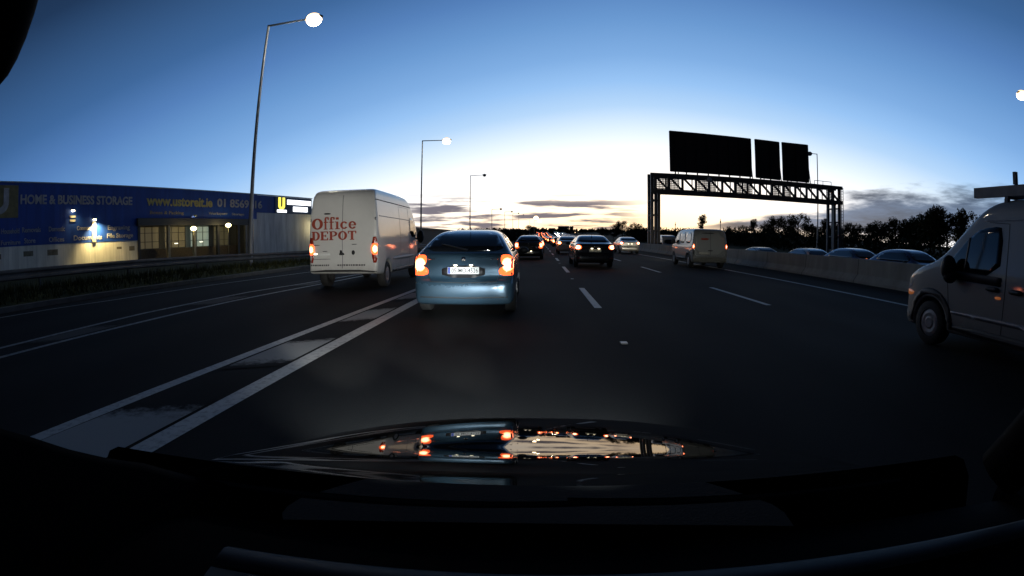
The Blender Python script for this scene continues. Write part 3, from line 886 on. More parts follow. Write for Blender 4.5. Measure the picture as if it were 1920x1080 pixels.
# one big sheet of land far below everything, then the road sheets
mesh_obj('ground', [(-1500, -300, -1.2), (1500, -300, -1.2), (1500, 100, -1.2), (-1500, 100, -1.2), (-1500, 1400, 4.0), (1500, 1400, 4.0)], [(0, 1, 2, 3), (3, 2, 5, 4)], M['field'])
tag(bpy.data.objects['ground'], kind='structure')
sheet('road', [lambda y: (interp(KERB, y), 0), lambda y: (-2.6, 0), lambda y: (4.8, 0), lambda y: (11.4, 0)], M['asphalt'])
sheet('kerb', [lambda y: (interp(KERB, y) - .18, .12), lambda y: (interp(KERB, y) - .001, .12), lambda y: (interp(KERB, y), .0)], mat('kerb_stone', (.10, .10, .095), .9, noise=.3, nscale=3))
sheet('verge', [lambda y: (interp(RAIL, y) - 30, -.25), lambda y: (interp(RAIL, y) - 6, .0), lambda y: (interp(RAIL, y) - 1.5, interp(RAILZ, y) - .74), lambda y: (interp(RAIL, y) + .5, interp(RAILZ, y) - .62),
                lambda y: ((interp(RAIL, y) + interp(KERB, y)) / 2, .22), lambda y: (interp(KERB, y) - .17, .11)], M['verge'])
OZ = lambda y: -.45 + .3 * min(max((y - 180) / 80, 0), 1)
sheet('opposite_road', [lambda y: (11.2, OZ(y) - .01), lambda y: (20, OZ(y)), lambda y: (31, OZ(y))], M['asphalt_side'])
sheet('bank', [lambda y: (31, OZ(y)), lambda y: (34, -.1), lambda y: (42, .8), lambda y: (70, 1.6), lambda y: (260, 2.0)], M['verge'])
sheet('far_verge', [lambda y: (-260, .2), lambda y: (-60, .1), lambda y: (interp(RAIL, y) - 29.9, -.26)], M['field'])


def marking(name, x, y0, y1, w, material, xf=None, lift=.004):
    ys = [y for y in YS if y0 < y < y1]
    ys = [y0] + ys + [y1]
    xf = xf or (lambda y: x)
    return sheet(name, [lambda y: (xf(y) - w / 2, lift), lambda y: (xf(y) + w / 2, lift)], material, ys=ys)


marking('lane_edge_line', 8.42, -6, 420, .17, M['line_worn'])
marking('slip_nose_line', -2.52, -6, 24, .20, M['line'])
NOSE = [(-6, -3.78), (2.2, -3.52), (4.6, -3.37), (8.1, -3.24), (13, -3.09), (24, -2.86), (40, -2.6)]
marking('slip_nose_line', 0, -6, 24, .15, M['line'], lambda y: interp(NOSE, y))
OUT = [(-6, -7.2), (4, -7.35), (7.4, -7.6), (11.8, -7.5), (15, -6.95), (24, -6.1), (40, -5.1)]
INN = [(-6, -6.6), (4, -6.72), (6.6, -6.8), (10.6, -6.75), (14, -6.42), (24, -5.75), (40, -5.0)]
marking('ghost_island_line', 0, -6, 40, .12, M['line_worn'], lambda y: interp(OUT, y))
marking('ghost_island_line', 0, -6, 40, .12, M['line_worn'], lambda y: interp(INN, y))
EDGE = [(-6, -11.2), (6.7, -11.1), (9.5, -10.5), (14, -10.1), (19.3, -9.35), (40, -7.9), (80, -5.4)]
marking('slip_edge_line', 0, -6, 80, .10, M['line_worn'], lambda y: interp(EDGE, y))


def hatch_bars(name, xl, xr, spans, material, slant):
    mb = MB(); wear = []
    for a, b in spans:
        a -= .25; b += .25; n = 8
        for i in range(n + 1):
            y = a + (b - a) * i / n; w = math.sin(math.pi * i / n) ** .8
            mb.v += [(xl(y) + .12, y, .006), (xr(y) - .14, y + slant, .006)]; wear += [w, w]
        k = len(mb.v) - 2 * (n + 1)
        for i in range(n): mb.f.append((k + 2 * i, k + 2 * i + 1, k + 2 * i + 3, k + 2 * i + 2)); mb.m.append(0)
    o = mesh_obj(name, mb.v, mb.f, material)
    at = o.data.attributes.new('wear', 'FLOAT', 'POINT'); at.data.foreach_set('value', wear)
    return tag(o, kind='structure')


def worn_paint(name, col):
    m = roadpaint(name, col); T = NT(m.node_tree); b = T.n['Principled BSDF']
    co = T.new('ShaderNodeTexCoord').outputs['Object']
    at = T.new('ShaderNodeAttribute', attribute_name='wear')
    f = T.math('ADD', at.outputs['Fac'], T.math('MULTIPLY', T.math('SUBTRACT', T.noise(co, 9, 6, .7), .5), 1.1))
    T.l.new(T.mix(T.smooth(f, .28, .80), (.019, .020, .0205), col), b.inputs['Base Color'])
    b.inputs['Roughness'].default_value = .9; b.inputs['Specular IOR Level'].default_value = .06
    return m


M['hatch'] = worn_paint('hatch_paint_worn', (.34, .355, .36))
hatch_bars('nose_hatching', lambda y: interp(NOSE, y), lambda y: -2.52, [(1.6, 3.0), (4.75, 6.0), (7.75, 9.1), (10.7, 12.1), (13.9, 15.2), (17, 18.4), (20, 21.4)], M['hatch'], .35)
hatch_bars('island_hatching', lambda y: interp(OUT, y), lambda y: interp(INN, y), [(1, 2.1), (4.8, 6.3), (9.2, 10.9), (13.6, 15.4), (18, 20)], worn_paint('old_hatch', (.10, .10, .10)), .3)
for k in range(22):
    y = -.4 + 10.05 * k
    if k > 0: marking('lane_dash', 1.12, y + .0, y + 3.9, .14, M['line'])
    if k > 0: marking('lane_dash', 4.78, y + .4, y + 4.25, .13, M['line'])
stud = None
for k in range(5):
    for x in (1.07,):
        y = 6.35 + 10.15 * k
        if stud is None:
            stud = MB().box((-.045, -.06, 0), (.045, .06, .016)).build('road_stud', mat('stud_glass', (.22, .22, .22), .4, spec=.5), bevel=.006); o = stud
        else:
            o = stud.copy(); COL.objects.link(o)
        o.location = (x, y, .001)
        tag(o, 'small pale road stud set between the dashes of a lane line', 'road stud', 'road studs between the lane dashes')

def jointed(name, col):
    m = mat(name, col, .88, bump=.2, bscale=12); T = NT(m.node_tree); b = T.n['Principled BSDF']
    co = T.new('ShaderNodeTexCoord').outputs['Object']
    sp = T.new('ShaderNodeSeparateXYZ'); T.l.new(co, sp.inputs[0])
    j = T.smooth(T.math('ABSOLUTE', T.math('SUBTRACT', T.math('FRACT', T.math('DIVIDE', sp.outputs[1], 4.0)), .5)), .4945, .4975)
    mp = T.new('ShaderNodeMapping'); mp.inputs['Scale'].default_value = (1, .9, .25); T.l.new(co, mp.inputs[0])
    st = T.ramp(T.noise(mp.outputs[0], 1.6, 6, .65), [(.32, tuple(x * .75 for x in col)), (.68, tuple(x * 1.15 for x in col))])
    T.l.new(T.mix(j, st, (.03, .03, .03)), b.inputs['Base Color'])
    return m


M['barrier'] = jointed('barrier_jointed_concrete', (.33, .32, .285))
# median barrier of concrete
v = []; f = []
prof = [(-.30, 0), (-.29, .09), (-.12, .30), (-.09, .80), (.09, .80), (.12, .30), (.29, .09), (.30, -.46)]
YB = [y for y in YS if y <= 220]
for y in YB:
    for x, z in prof: v.append((11.33 + x, y, z + hill(y) + (.03 if z > .5 else 0)))
n = len(prof)
for i in range(len(YB) - 1):
    for j in range(n - 1): f.append((i * n + j, (i + 1) * n + j, (i + 1) * n + j + 1, i * n + j + 1))
tag(mesh_obj('median_barrier', v, f, M['barrier']), 'long grey concrete median barrier beside the right lane', 'barrier')

# guard rail on the verge
gr = empty('guard_rail', (interp(RAIL, 10), 10, 0), label='long galvanised guard rail on the dark grass bank before the blue building', cat='guard rail')
v = []; f = []
W_PROF = [(.0, -.16), (.045, -.12), (.045, -.07), (.0, -.02), (.0, .02), (.045, .07), (.045, .12), (.0, .15), (-.02, .15), (-.02, -.16)]
ysr = np.linspace(-12, 110, 62)
for y in ysr:
    for a, b in W_PROF: v.append((interp(RAIL, y) + .06 + a - gr.location.x, y - 10, interp(RAILZ, y) - .15 + b))
n = len(W_PROF)
for i in range(len(ysr) - 1):
    for j in range(n): f.append((i * n + j, i * n + (j + 1) % n, (i + 1) * n + (j + 1) % n, (i + 1) * n + j))
dull = mat('weathered_rail', (.10, .10, .10), .65, metal=.3, noise=.4, nscale=2)
mesh_obj('rail', v, f, dull, gr)
for y in np.arange(-10, 108, 4.0):
    x, z = interp(RAIL, y) - gr.location.x, interp(RAILZ, y)
    MB().box((x - .05, y - 10 - .03, z - .9), (x + .03, y - 10 + .03, z - .03)).build('post', dull, gr)


# ================================================================== STORAGE BUILDING
BA = (-44.5, 26.6)
BL = empty('storage_building', (BA[0], BA[1], 0), math.atan2(.9716, .2365), 'long blue and white self storage building with faded lettering and a lit corner sign', 'building')


def mat_clad(name, col, rough=.6):
    m = mat(name, col, rough); T = NT(m.node_tree); b = T.n['Principled BSDF']
    co = T.new('ShaderNodeTexCoord').outputs['Object']
    s = T.new('ShaderNodeSeparateXYZ'); T.l.new(co, s.inputs[0])
    saw = T.math('FRACT', T.math('MULTIPLY', s.outputs[0], 1.0))
    seam = T.smooth(T.math('ABSOLUTE', T.math('SUBTRACT', saw, .5)), .485, .497)
    mp = T.new('ShaderNodeMapping'); mp.inputs['Scale'].default_value = (1.2, 1, .18); T.l.new(co, mp.inputs[0])
    st = T.noise(mp.outputs[0], 1.1, 5, .6)
    base = T.ramp(st, [(.3, tuple(x * .72 for x in col)), (.7, tuple(x * 1.2 for x in col))])
    T.l.new(T.mix(seam, base, tuple(x * .5 for x in col)), b.inputs['Base Color'])
    return m


blue_clad = mat_clad('blue_cladding', (.010, .062, .36))
white_wall = mat_clad('white_render', (.80, .78, .70), .8)
grey_wall = mat_clad('grey_cladding', (.30, .31, .33), .7)
dark_front = mat('dark_shopfront', (.03, .026, .02), .5, noise=.3, nscale=2)


def bbox(name, x0, x1, y0, y1, z0, z1, m, parent=BL, bevel=0): return MB().box((x0, y0, z0), (x1, y1, z1)).build(name, m, parent, bevel=bevel)


ZR = 7.45
core = MB()
core.box((-34, .06, -1), (16.2, 34, ZR - .2)); core.box((33.0, .06, -1), (46.7, 34, ZR - .2)); core.box((16.2, .06, 4.25), (33.0, 34, ZR - .2)); core.box((16.2, 3.2, -1), (33.0, 34, 4.25))
core.build('wall', grey_wall, BL)
mb = MB(); mb.box((-34, -.06, 1.95), (16.2, .058, ZR)); mb.box((16.2, -.06, 4.25), (35.0, .058, ZR)); mb.box((35.0, -.06, 5.12), (46.8, .058, ZR - .05))
mb.build('blue_cladding', blue_clad, BL)
bbox('white_lower_wall', -34, 16.1, -.03, .056, -1, 1.945, white_wall)
bbox('white_end_wall', 34.4, 46.75, -.03, .056, -1, 5.11, mat_clad('pale_end_wall', (.80, .81, .82), .8))
bbox('downpipe', 33.45, 33.75, -.12, .05, -.5, 4.3, M['hubcap'])
bbox('coping', -34, 46.9, -.16, .3, ZR + .003, ZR + .10, M['steel'])
# shopfront
bbox('canopy', 16.0, 33.1, -.35, 2.2, 3.45, 4.22, dark_front)
bbox('stall_riser', 16.3, 32.9, 1.2, 1.5, -.5, .95, mat('brown_brick', (.10, .075, .05), .9, noise=.35, nscale=5))
for x, m in ((16.3, dark_front), (20.45, M['concrete']), (24.3, M['concrete']), (28.1, dark_front), (31.6, dark_front)):
    bbox('column', x - .17, x + .17, -.1, .24, -.5, 3.45, m)
glow_a = mat('lit_room_warm', (.2, .17, .1), .5, emit=(1, .78, .38), estr=.060)
glow_b = mat('lit_room_cool', (.2, .2, .18), .5, emit=(.78, 1, .78), estr=.22)
glow_c = mat('lit_room_dim', (.1, .1, .06), .5, emit=(1, .8, .35), estr=.035)
for x0, x1, g in ((17.0, 20.0, glow_a), (20.8, 23.9, glow_a), (24.7, 27.7, glow_b), (28.5, 31.2, glow_c)):
    w = bbox('window', x0, x1, 1.36, 1.42, .98, 3.4, g)
    fr = MB()
    for x in np.linspace(x0, x1, 4): fr.box((x - .035, 1.31, .98), (x + .035, 1.355, 3.4))
    for z in (1.0, 1.75, 2.7, 3.37): fr.box((x0, 1.305, z - .03), (x1, 1.352, z + .03))
    fr.build('window_frame', dark_front, w)
for x, z, w_ in ((22.2, 1.42, .5), (26.1, 1.5, .5)):
    bbox('desk_lamp', x, x + w_, 1.22, 1.28, z, z + .1, mat('strip_lamp', (.9, .9, .8), .3, emit=(1, .95, .75), estr=1.6))
# lettering
tan = mat('faded_pale_lettering', (.46, .45, .46), .7, noise=.3, nscale=2)
yel = mat('faded_yellow_lettering', (.52, .45, .17), .7, noise=.3, nscale=2)
text_part('lettering', 'HOME & BUSINESS STORAGE', (2.3, 15.4, 5.56, 6.42), tan, BL, .05, .030, -.062)
text_part('lettering', 'www.ustoreit.ie', (17.3, 27.1, 5.55, 6.60), yel, BL, .05, .030, -.062)
text_part('lettering', '01 8569116', (27.9, 36.0, 5.62, 6.66), tan, BL, .05, .026, -.062)
small = mat('small_pale_lettering', (.42, .42, .45), .7, noise=.3, nscale=3)
text_part('lettering', 'Boxes & Packing', (17.8, 22.6, 4.55, 5.02), mat('warm_lettering', (.36, .31, .20), .7), BL, .04, .012, -.062)
text_part('lettering', 'Workspace', (26.5, 29.6, 4.62, 5.02), small, BL, .04, .012, -.062)
text_part('lettering', 'Storage', (30.4, 32.6, 4.58, 4.98), small, BL, .04, .012, -.062)
for body, x0, x1, z0, z1 in (('Household', .3, 2.2, 3.05, 3.5), ('Removals', 2.5, 4.5, 3.1, 3.55), ('Domestic', 5.4, 7.2, 3.1, 3.55), ('Commercial', 8.6, 10.6, 3.12, 3.55), ('Engraving', 12.3, 15.1, 2.95, 3.55),
                             ('Furniture', .25, 2.3, 2.1, 2.5), ('Store', 2.7, 3.9, 2.15, 2.6), ('Offices', 5.4, 7.1, 2.15, 2.6), ('Documents', 8.2, 11.6, 2.2, 2.66), ('File Storage', 12.2, 15.5, 2.15, 2.75)):
    text_part('lettering', body, (x0, x1, z0, z1), small, BL, .04, .01, -.062)
# old yellow emblem at the far end, mostly out of the frame
pl = bbox('emblem_panel', -1.9, 2.05, -.12, -.062, 4.4, 7.2, mat('faded_yellow_panel', (.22, .18, .08), .7, noise=.3, nscale=2))
mb = MB()
for i in range(16):
    t0, t1 = math.pi + math.pi * i / 16, math.pi + math.pi * (i + 1) / 16
    q = [(.0 + r * math.cos(t), 5.75 + r * math.sin(t)) for r, t in ((1.05, t0), (1.05, t1), (.5, t1), (.5, t0))]
    mb.add([(a, -.16, b) for a, b in q] + [(a, -.125, b) for a, b in q], [(0, 1, 2, 3), (7, 6, 5, 4), (0, 4, 5, 1), (2, 6, 7, 3)])
mb.box((-1.05, -.16, 5.75), (-.5, -.125, 6.95)); mb.box((.5, -.16, 5.75), (1.05, -.125, 6.95))
mb.build('emblem', tan, pl)
# lit corner sign
sg = bbox('sign_board', 38.6, 46.75, -.14, -.062, 5.15, 7.38, mat('sign_board_navy', (.012, .03, .08), .4))
yl = mat('lit_yellow', (.9, .8, .1), .3, emit=(1, .86, .10), estr=1.5); wl = mat('lit_white', (.9, .9, .9), .3, emit=(.93, .96, 1), estr=2.6)
mb = MB()
for i in range(14):
    t0, t1 = math.pi + math.pi * i / 14, math.pi + math.pi * (i + 1) / 14
    q = [(39.9 + rx * math.cos(t), 6.15 + rz * math.sin(t)) for rx, rz, t in ((.68, .52, t0), (.68, .52, t1), (.20, .16, t1), (.20, .16, t0))]
    mb.add([(a, -.2, b) for a, b in q] + [(a, -.145, b) for a, b in q], [(0, 1, 2, 3), (7, 6, 5, 4), (0, 4, 5, 1), (2, 6, 7, 3)])
mb.box((39.22, -.2, 6.15), (39.70, -.145, 7.30)); mb.box((40.10, -.2, 6.15), (40.58, -.145, 7.30))
mb.build('lit_emblem', yl, sg)
for x0, x1, z0, z1 in ((38.95, 40.95, 5.24, 5.60), (41.1, 46.5, 6.38, 7.05), (42.4, 45.7, 5.42, 6.12)):
    b = MB().box((x0, -.2, z0), (x1, -.145, z1)).build('lit_panel', wl, sg, bevel=.02)

# warm wall lamps that wash the wall
wl_mat = mat('wall_lamp_glass', (.9, .85, .6), .3, emit=(1, .82, .42), estr=14)
for x, z, e in ((10.6, 4.05, 2200), (8.06, 4.9, 120)):
    t = bbox('wall_lamp', x - .16, x + .16, -.42, -.065, z + .12, z + .22, M['darksteel'])
    MB().ellipsoid((x, -.28, z + .06), (.2, .14, .09)).build('lamp_glass', wl_mat, t)
    l = bpy.data.lights.new('wall_lamp_light', 'SPOT'); l.energy = e; l.color = (1, .74, .30); l.shadow_soft_size = .12; l.spot_size = R(125); l.spot_blend = .9
    lo = bpy.data.objects.new('wall_lamp_light', l); COL.objects.link(lo); lo.parent = BL; lo.location = (x, -.75, z - .06); lo.rotation_euler = Vector((.25, .18, -1)).to_track_quat('-Z', 'Y').to_euler()
bbox('lit_streak_strip', 10.38, 10.82, -.16, -.063, 1.96, 3.95, mat('lit_streak_paint', (.55, .52, .42), .6, noise=.2, nscale=3))  # pale strip added to imitate the streak of lamplight down the wall
for z in (3.95, 4.32): bbox('lit_patch_block', 7.75, 8.38, -.2, -.063, z, z + .2, mat('lit_patch_paint', (.5, .47, .38), .6))  # pale blocks added in place of the patches of light by the second lamp
for x in (13.4, 15.0, 5.2, 2.6, -.4): bbox('wall_stain', x, x + random.uniform(.6, 1.3), -.034, -.0305, random.uniform(.9, 1.2), random.uniform(1.3, 1.6), mat('wall_stain', (.2, .18, .13), .9, noise=.5, nscale=2))
# a spotlit bracket above the shopfront
t = bbox('sign_floodlight', 23.9, 24.25, -.6, -.3, 4.45, 4.62, mat('flood_housing', (.35, .33, .28), .5))
l = bpy.data.lights.new('floodlight_beam', 'SPOT'); l.energy = 30; l.color = (1, .85, .5); l.spot_size = R(70); l.shadow_soft_size = .1
lo = bpy.data.objects.new('floodlight_beam', l); COL.objects.link(lo); lo.parent = BL; lo.location = (24.1, -.5, 4.42); lo.rotation_euler = Vector((0, 1, .3)).to_track_quat('-Z', 'Y').to_euler()


def building_pt(x, y, z):
    c, s = .2365, .9716
    return Vector((BA[0] + x * c - y * s, BA[1] + x * s + y * c, z))


# globe lamps on posts in the forecourt
for (x, z, lab) in ((22.9, 3.05, 'yard lamp with a small yellow globe, first of two before the lit shopfront windows'), (28.4, 3.42, 'yard lamp with a wide bright globe, tallest before the lit shopfront windows'), (46.3, 3.6, 'yard lamp with a yellow globe beneath the lit corner sign of the blue building')):
    p = building_pt(x, -1.6, 0)
    gl = empty('yard_lamp', p, 0, lab, 'lamp', 'yard lamps before the storage building')
    zz = 1.3 + (z - 1.3) * .985
    MB().tube((0, 0, -.4), (0, 0, zz - .12), .06, .045, 8).build('post', mat('yard_post', (.2, .18, .12), .5), gl)
    MB().ellipsoid((0, 0, zz), (.36, .36, .24) if x < 40 else (.26, .26, .28), 16, 10).build('globe', M['globe'], gl, True)
    l = bpy.data.lights.new('globe_light', 'POINT'); l.energy = 60; l.color = (1, .82, .4); l.shadow_soft_size = .25
    lo = bpy.data.objects.new('globe_light', l); COL.objects.link(lo); lo.parent = gl; lo.location = (0, 0, zz - .45)

# rough grass on the bank
gv = []; gf = []
for i in range(9000):
    y = 3.5 + 40 * rng.random() ** 1.6; a = rng.random()
    xk, xr = interp(KERB, y) - .3, interp(RAIL, y) - .9
    x = xk + (xr - xk) * a
    mid = (interp(RAIL, y) + interp(KERB, y)) / 2
    zz = np.interp(x, [interp(RAIL, y) - 1.5, interp(RAIL, y) + .5, mid, interp(KERB, y) - .17], [interp(RAILZ, y) - .74, interp(RAILZ, y) - .62, .22, .11])
    hgt = .10 + .22 * rng.random() * (.5 + abs(a - .1)); w = .012 + y * .0006; t0 = rng.random() * 6.28; k = len(gv)
    dx, dy = math.cos(t0) * w, math.sin(t0) * w; lx, ly = rng.normal() * .07, rng.normal() * .07
    gv += [(x - dx, y - dy, zz - .02), (x + dx, y + dy, zz - .02), (x + lx, y + ly, zz + hgt)]; gf.append((k, k + 1, k + 2))
tag(mesh_obj('bank_grass', gv, gf, mat('rough_grass', (.05, .055, .02), .9, noise=.4, nscale=1.5, spec=.1)), kind='stuff')

# low dark shed beyond
bs = empty('long_shed', (-24, 140, hill(140)), R(0), 'long low dark shed beyond the white delivery van', 'building')
MB().box((-14, -45, -2), (0, 150, 3.2)).build('wall', mat('dark_wall', (.035, .033, .03), .8, noise=.3, nscale=.3), bs)
MB().box((-14.3, -45.4, 3.203), (.3, 150.3, 3.5)).build('roof', mat('dark_roof', (.02, .02, .022), .6), bs)
MB().box((-4.4, -45.06, .4), (-1.8, -45.01, 2.7)).build('window', mat('lit_far_window', (.3, .3, .3), .4, emit=(.8, .85, .8), estr=.4), bs)


# ================================================================== STREET LAMPS
def street_lamp(label, base, top, head, lit, r=.11, power=0, hs=1.0):
    b = Vector(base)
    root = empty('street_lamp', b, 0, label, 'street lamp', 'tall single arm lamps along the motorway')
    t = Vector(top) - b; h = Vector(head) - b
    mb = MB(); mid = t * .5
    mb.tube((0, 0, -.6), t * .12, r, r * .95, 10); mb.tube(t * .12, mid, r * .9, r * .7, 10); mb.tube(mid, t, r * .7, r * .5, 10)
    mb.build('pole', M['steel'], root, False)
    am = MB(); d = (h - t)
    am.tube(t - Vector((0, 0, .05)), t + d * .86, r * .46, r * .36, 8); am.build('arm', M['steel'], root)
    dn = d.normalized()
    hb = MB().ellipsoid(h + Vector((0, 0, .06)), (.42 * hs, .2 * hs, .10 * hs)); hd = hb.build('lantern', M['darksteel'], root, True)
    MB().ellipsoid(h + Vector((0, 0, -.05 * hs)), (.34 * hs, .33 * hs, .29 * hs), 18, 12).build('lantern_glass', M['lantern'] if lit else M['lantern_off'], hd, True)
    if power:
        l = bpy.data.lights.new('lantern_light', 'POINT'); l.energy = power; l.color = (1, .90, .70); l.shadow_soft_size = .2
        lo = bpy.data.objects.new('lantern_light', l); COL.objects.link(lo); lo.parent = root; lo.location = h + Vector((0, 0, -.4))
    return root


street_lamp('tall street lamp with a bright white lantern, before the blue building', (-13.56, 22, .1), (-13.1, 22.05, 12.1), (-10.55, 22.0, 12.02), True, .12, 700, 1.15)
street_lamp('street lamp with a lit lantern just beyond the white delivery van', (-13.75, 60, 0), (-13.6, 60, 12.9), (-10.7, 60, 12.8), True, .12, 0, 1.4)
street_lamp('thin unlit street lamp rising above the roof of the blue hatchback', (-13.22, 100, 0), (-13.12, 100, 13.4), (-10.4, 100, 13.45), False, .12)
for y, px, py, lab in ((150, 923, 392, 'faint distant street lamp, first beyond the blue hatchback roof'), (190, 947, 397, 'faint distant street lamp, second beyond the blue hatchback roof'), (235, 962, 400, 'faint distant street lamp, third beyond the blue hatchback roof'), (280, 973, 403, 'faint distant street lamp, fourth beyond the blue hatchback roof')):
    x = (px - 1010) / 980 * y * 1.01; z = 1.3 + (446 - py) / 980 * y
    street_lamp(lab, (x, y, hill(y)), (x, y, z), (x + 2.6, y, z + .05), False, .12)
for y, px, py, lab in ((215, 1005, 407, 'distant street lamp, the upper of two lit white lanterns in the cloud'), (245, 1012, 413, 'distant street lamp, the lower of two lit white lanterns in the cloud')):
    x = (px - 1010) / 980 * y; z = 1.3 + (446 - py) / 980 * y
    street_lamp(lab, (x - 2.6, y, hill(y)), (x - 2.6, y, z), (x, y, z), True, .07, 0, 2.6)
street_lamp('pale street lamp whose arm shows beside the black sign backs', (36.5, 62, -.4), (36.65, 62, 13.1), (35.5, 62, 13.05), False, .11)
street_lamp('street lamp with a bright lantern over the high-roof van', (38.5, 25.3, 0), (38.3, 25.3, 12.7), (34.35, 25.2, 12.66), True, .12, 0, 1.25)
for y, px, py, lab in ((150, 1354, 404, 'thin bare pole behind the small grey van roof'), (190, 1264, 413, 'thin bare pole just right of the gantry leg')):
    x = (px - 1010) / 980 * y * 1.03; z = 1.3 + (446 - py) / 980 * y
    q = empty('lamp_column', (x, y, hill(y)), 0, lab, 'pole', 'thin poles behind the opposite carriageway')
    MB().tube((0, 0, -1), (0, 0, z - hill(y)), .14, .09, 8).build('pole', M['darksteel'], q)
    MB().box((-.16, -.16, z - hill(y) - 1.2), (.16, .16, z - hill(y) - .6)).build('collar', M['darksteel'], q)


# ================================================================== SIGN GANTRY
GY = 55.3
gt = empty('sign_gantry', (24, GY, -.4), 0, 'dark steel lattice gantry spanning the opposite carriageway', 'gantry')
gm = M['gantry']
X0, X1 = 12.0, 36.2


def zt(x): return 8.36 - (x - X0) / (X1 - X0) * .25


def zb(x): return zt(x) - 2.04


def P(x, y, z): return (x - 24, y, z + .4)


for nm, zf in (('top_chord', lambda x: zt(x) - .12), ('bottom_chord', lambda x: zb(x) + .17)):
    for yy in (0, 1.5):
        MB().bar(P(X0, yy, zf(X0)), P(X1, yy, zf(X1)), .26, .40 if nm == 'top_chord' else .46).build(nm, gm, gt)
nb = 15
xs = np.linspace(X0 + .5, X1 - .5, nb + 1)
for yy in (0, 1.5):
    q = 1 if yy == 0 else .45
    if yy == 0: mb = MB()
    for i, x in enumerate(xs):
        mb.bar(P(x, yy, zb(x) + .3), P(x, yy, zt(x) - .3), .24 * q, .2 * q)
        if i < nb and yy == 0: mb.bar(P(x, yy - .003, zt(x) - .25), P(xs[i + 1], yy - .003, zb(xs[i + 1]) + .3), .26, .18)
    if yy: mb.build('lattice_web', gm, gt)
mb = MB()
for i in range(nb): mb.bar(P(xs[i], 0, zb(xs[i]) + .1), P(xs[i + 1], 1.5, zb(xs[i + 1]) + .1), .1, .1)
mb.build('floor_bracing', gm, gt)
# mesh screens on some bays
for i0, i1 in ((0, 1), (1, 1.9), (3.2, 4.7), (6.2, 7.6), (9.1, 10.0), (10.1, 10.9), (14.1, 14.9)):
    xa, xb = X0 + .5 + i0 * (X1 - X0 - 1) / nb, X0 + .5 + i1 * (X1 - X0 - 1) / nb
    mb = MB()
    for x in np.arange(xa, xb, .16): mb.box(P(x, .75, zb(x) + .25), P(x + .085, .78, zt(x) - .25))
    for z in np.arange(.3, 1.75, .2): mb.box(P(xa, .785, zb(xa) + z), P(xb, .80, zb(xa) + z + .07))
    mb.build('mesh_screen', M['mesh'], gt)
# legs: paired columns with rungs
for xc, s in ((12.15, 1), (35.75, -1)):
    for k, dx in enumerate((0, .75 * s)):
        for yy in (0, 1.5):
            x = xc + dx
            MB().box(P(x - .15, yy - .15, -.4), P(x + .15, yy + .15, zb(x) + (2.0 if k == 0 else .1))).build('column', gm, gt)
    for z in (.6, 2.2, 3.9, 5.5):
        mb = MB()
        for yy in (0, 1.5): mb.bar(P(xc, yy, z), P(xc + .75 * s, yy, z), .14, .16)
        for dx in (0, .75 * s): mb.bar(P(xc + dx, 0, z), P(xc + dx, 1.5, z), .1, .12)
        mb.build('rung_frame', gm, gt)
mb = MB()
for z in np.arange(1, 8, .35): mb.box(P(36.25, .3, z), P(36.55, .36, z + .05))
mb.box(P(36.22, .25, .0), P(36.28, .31, 8.1)); mb.box(P(36.5, .25, .0), P(36.56, .31, 8.1))
mb.build('access_ladder', gm, gt)
mb = MB()
for x in (32.2, 33.4, 34.6): mb.bar(P(x, 0, zt(x)), P(x, 0, zt(x) + .5), .05, .05)
mb.bar(P(32.2, 0, zt(32) + .5), P(34.6, 0, zt(34.6) + .48), .06, .06)
mb.build('handrail', gm, gt)
mb = MB()
mb.ellipsoid(P(18.6, -.35, 7.85), (.32, .25, .32), 14, 8)
mb.build('round_lamp', mat('gantry_lamp', (.8, .8, .78), .3), gt, True)
# the signs, seen from behind
for x0, x1, z0a, z0b, z1a, z1b, lab in ((14.45, 24.15, 8.76, 8.60, 13.30, 13.0, 'very wide black sign back standing on the gantry'), (24.75, 27.85, 8.56, 8.45, 13.0, 12.9, 'narrow black sign back in the middle of the gantry top'), (28.3, 31.8, 8.45, 8.42, 12.92, 12.90, 'black sign back nearest the lamp arm, at the low end of the gantry top')):
    sgn = empty('motorway_sign', ((x0 + x1) / 2, GY + .75, z0a), 0, lab, 'sign', 'sign backs on top of the gantry')
    cx = (x0 + x1) / 2
    v = []
    for yy in (-.06, .06):
        v += [(x0 - cx, yy, 0), (x1 - cx, yy, z0b - z0a), (x1 - cx, yy, z1b - z0a), (x0 - cx, yy, z1a - z0a)]
    mb = MB(); mb.add(v, [(0, 1, 2, 3), (7, 6, 5, 4), (0, 4, 5, 1), (1, 5, 6, 2), (2, 6, 7, 3), (3, 7, 4, 0)])
    mb.build('sign_panel', M['signback'], sgn)
    hh = z1a - z0a
    ef = MB(); e = .05
    q = [(x0 - cx, 0), (x1 - cx, z0b - z0a), (x1 - cx, z1b - z0a), (x0 - cx, z1a - z0a)]
    for a, b in zip(q, q[1:] + q[:1]): ef.bar((a[0], -.02, a[1]), (b[0], -.02, b[1]), .17, .05)
    ef.build('edge_frame', mat('sign_edge', (.12, .13, .16), .4, metal=.5), sgn)
    mb = MB()
    for k in range(1, 6): mb.box((x0 - cx + .08, -.12, hh * k / 6 - .16), (x1 - cx - .08, -.062, hh * k / 6 - .06))
    mb.build('stiffener_rail', M['signback'], sgn)
    for x in np.arange(x0 + .5, x1 - .2, 1.28):
        zz = zt(x) - z0a
        MB().box((x - cx - .06, -.24, zz - .02), (x - cx + .06, -.124, hh * .9)).build('post', M['signback'], sgn)
    for x in (x0 + .6, x1 - .25):
        MB().bar((x - cx, -.2, hh * .7), (x - cx + .1, -.72, zt(x) - z0a), .08, .08).build('brace', M['signback'], sgn)


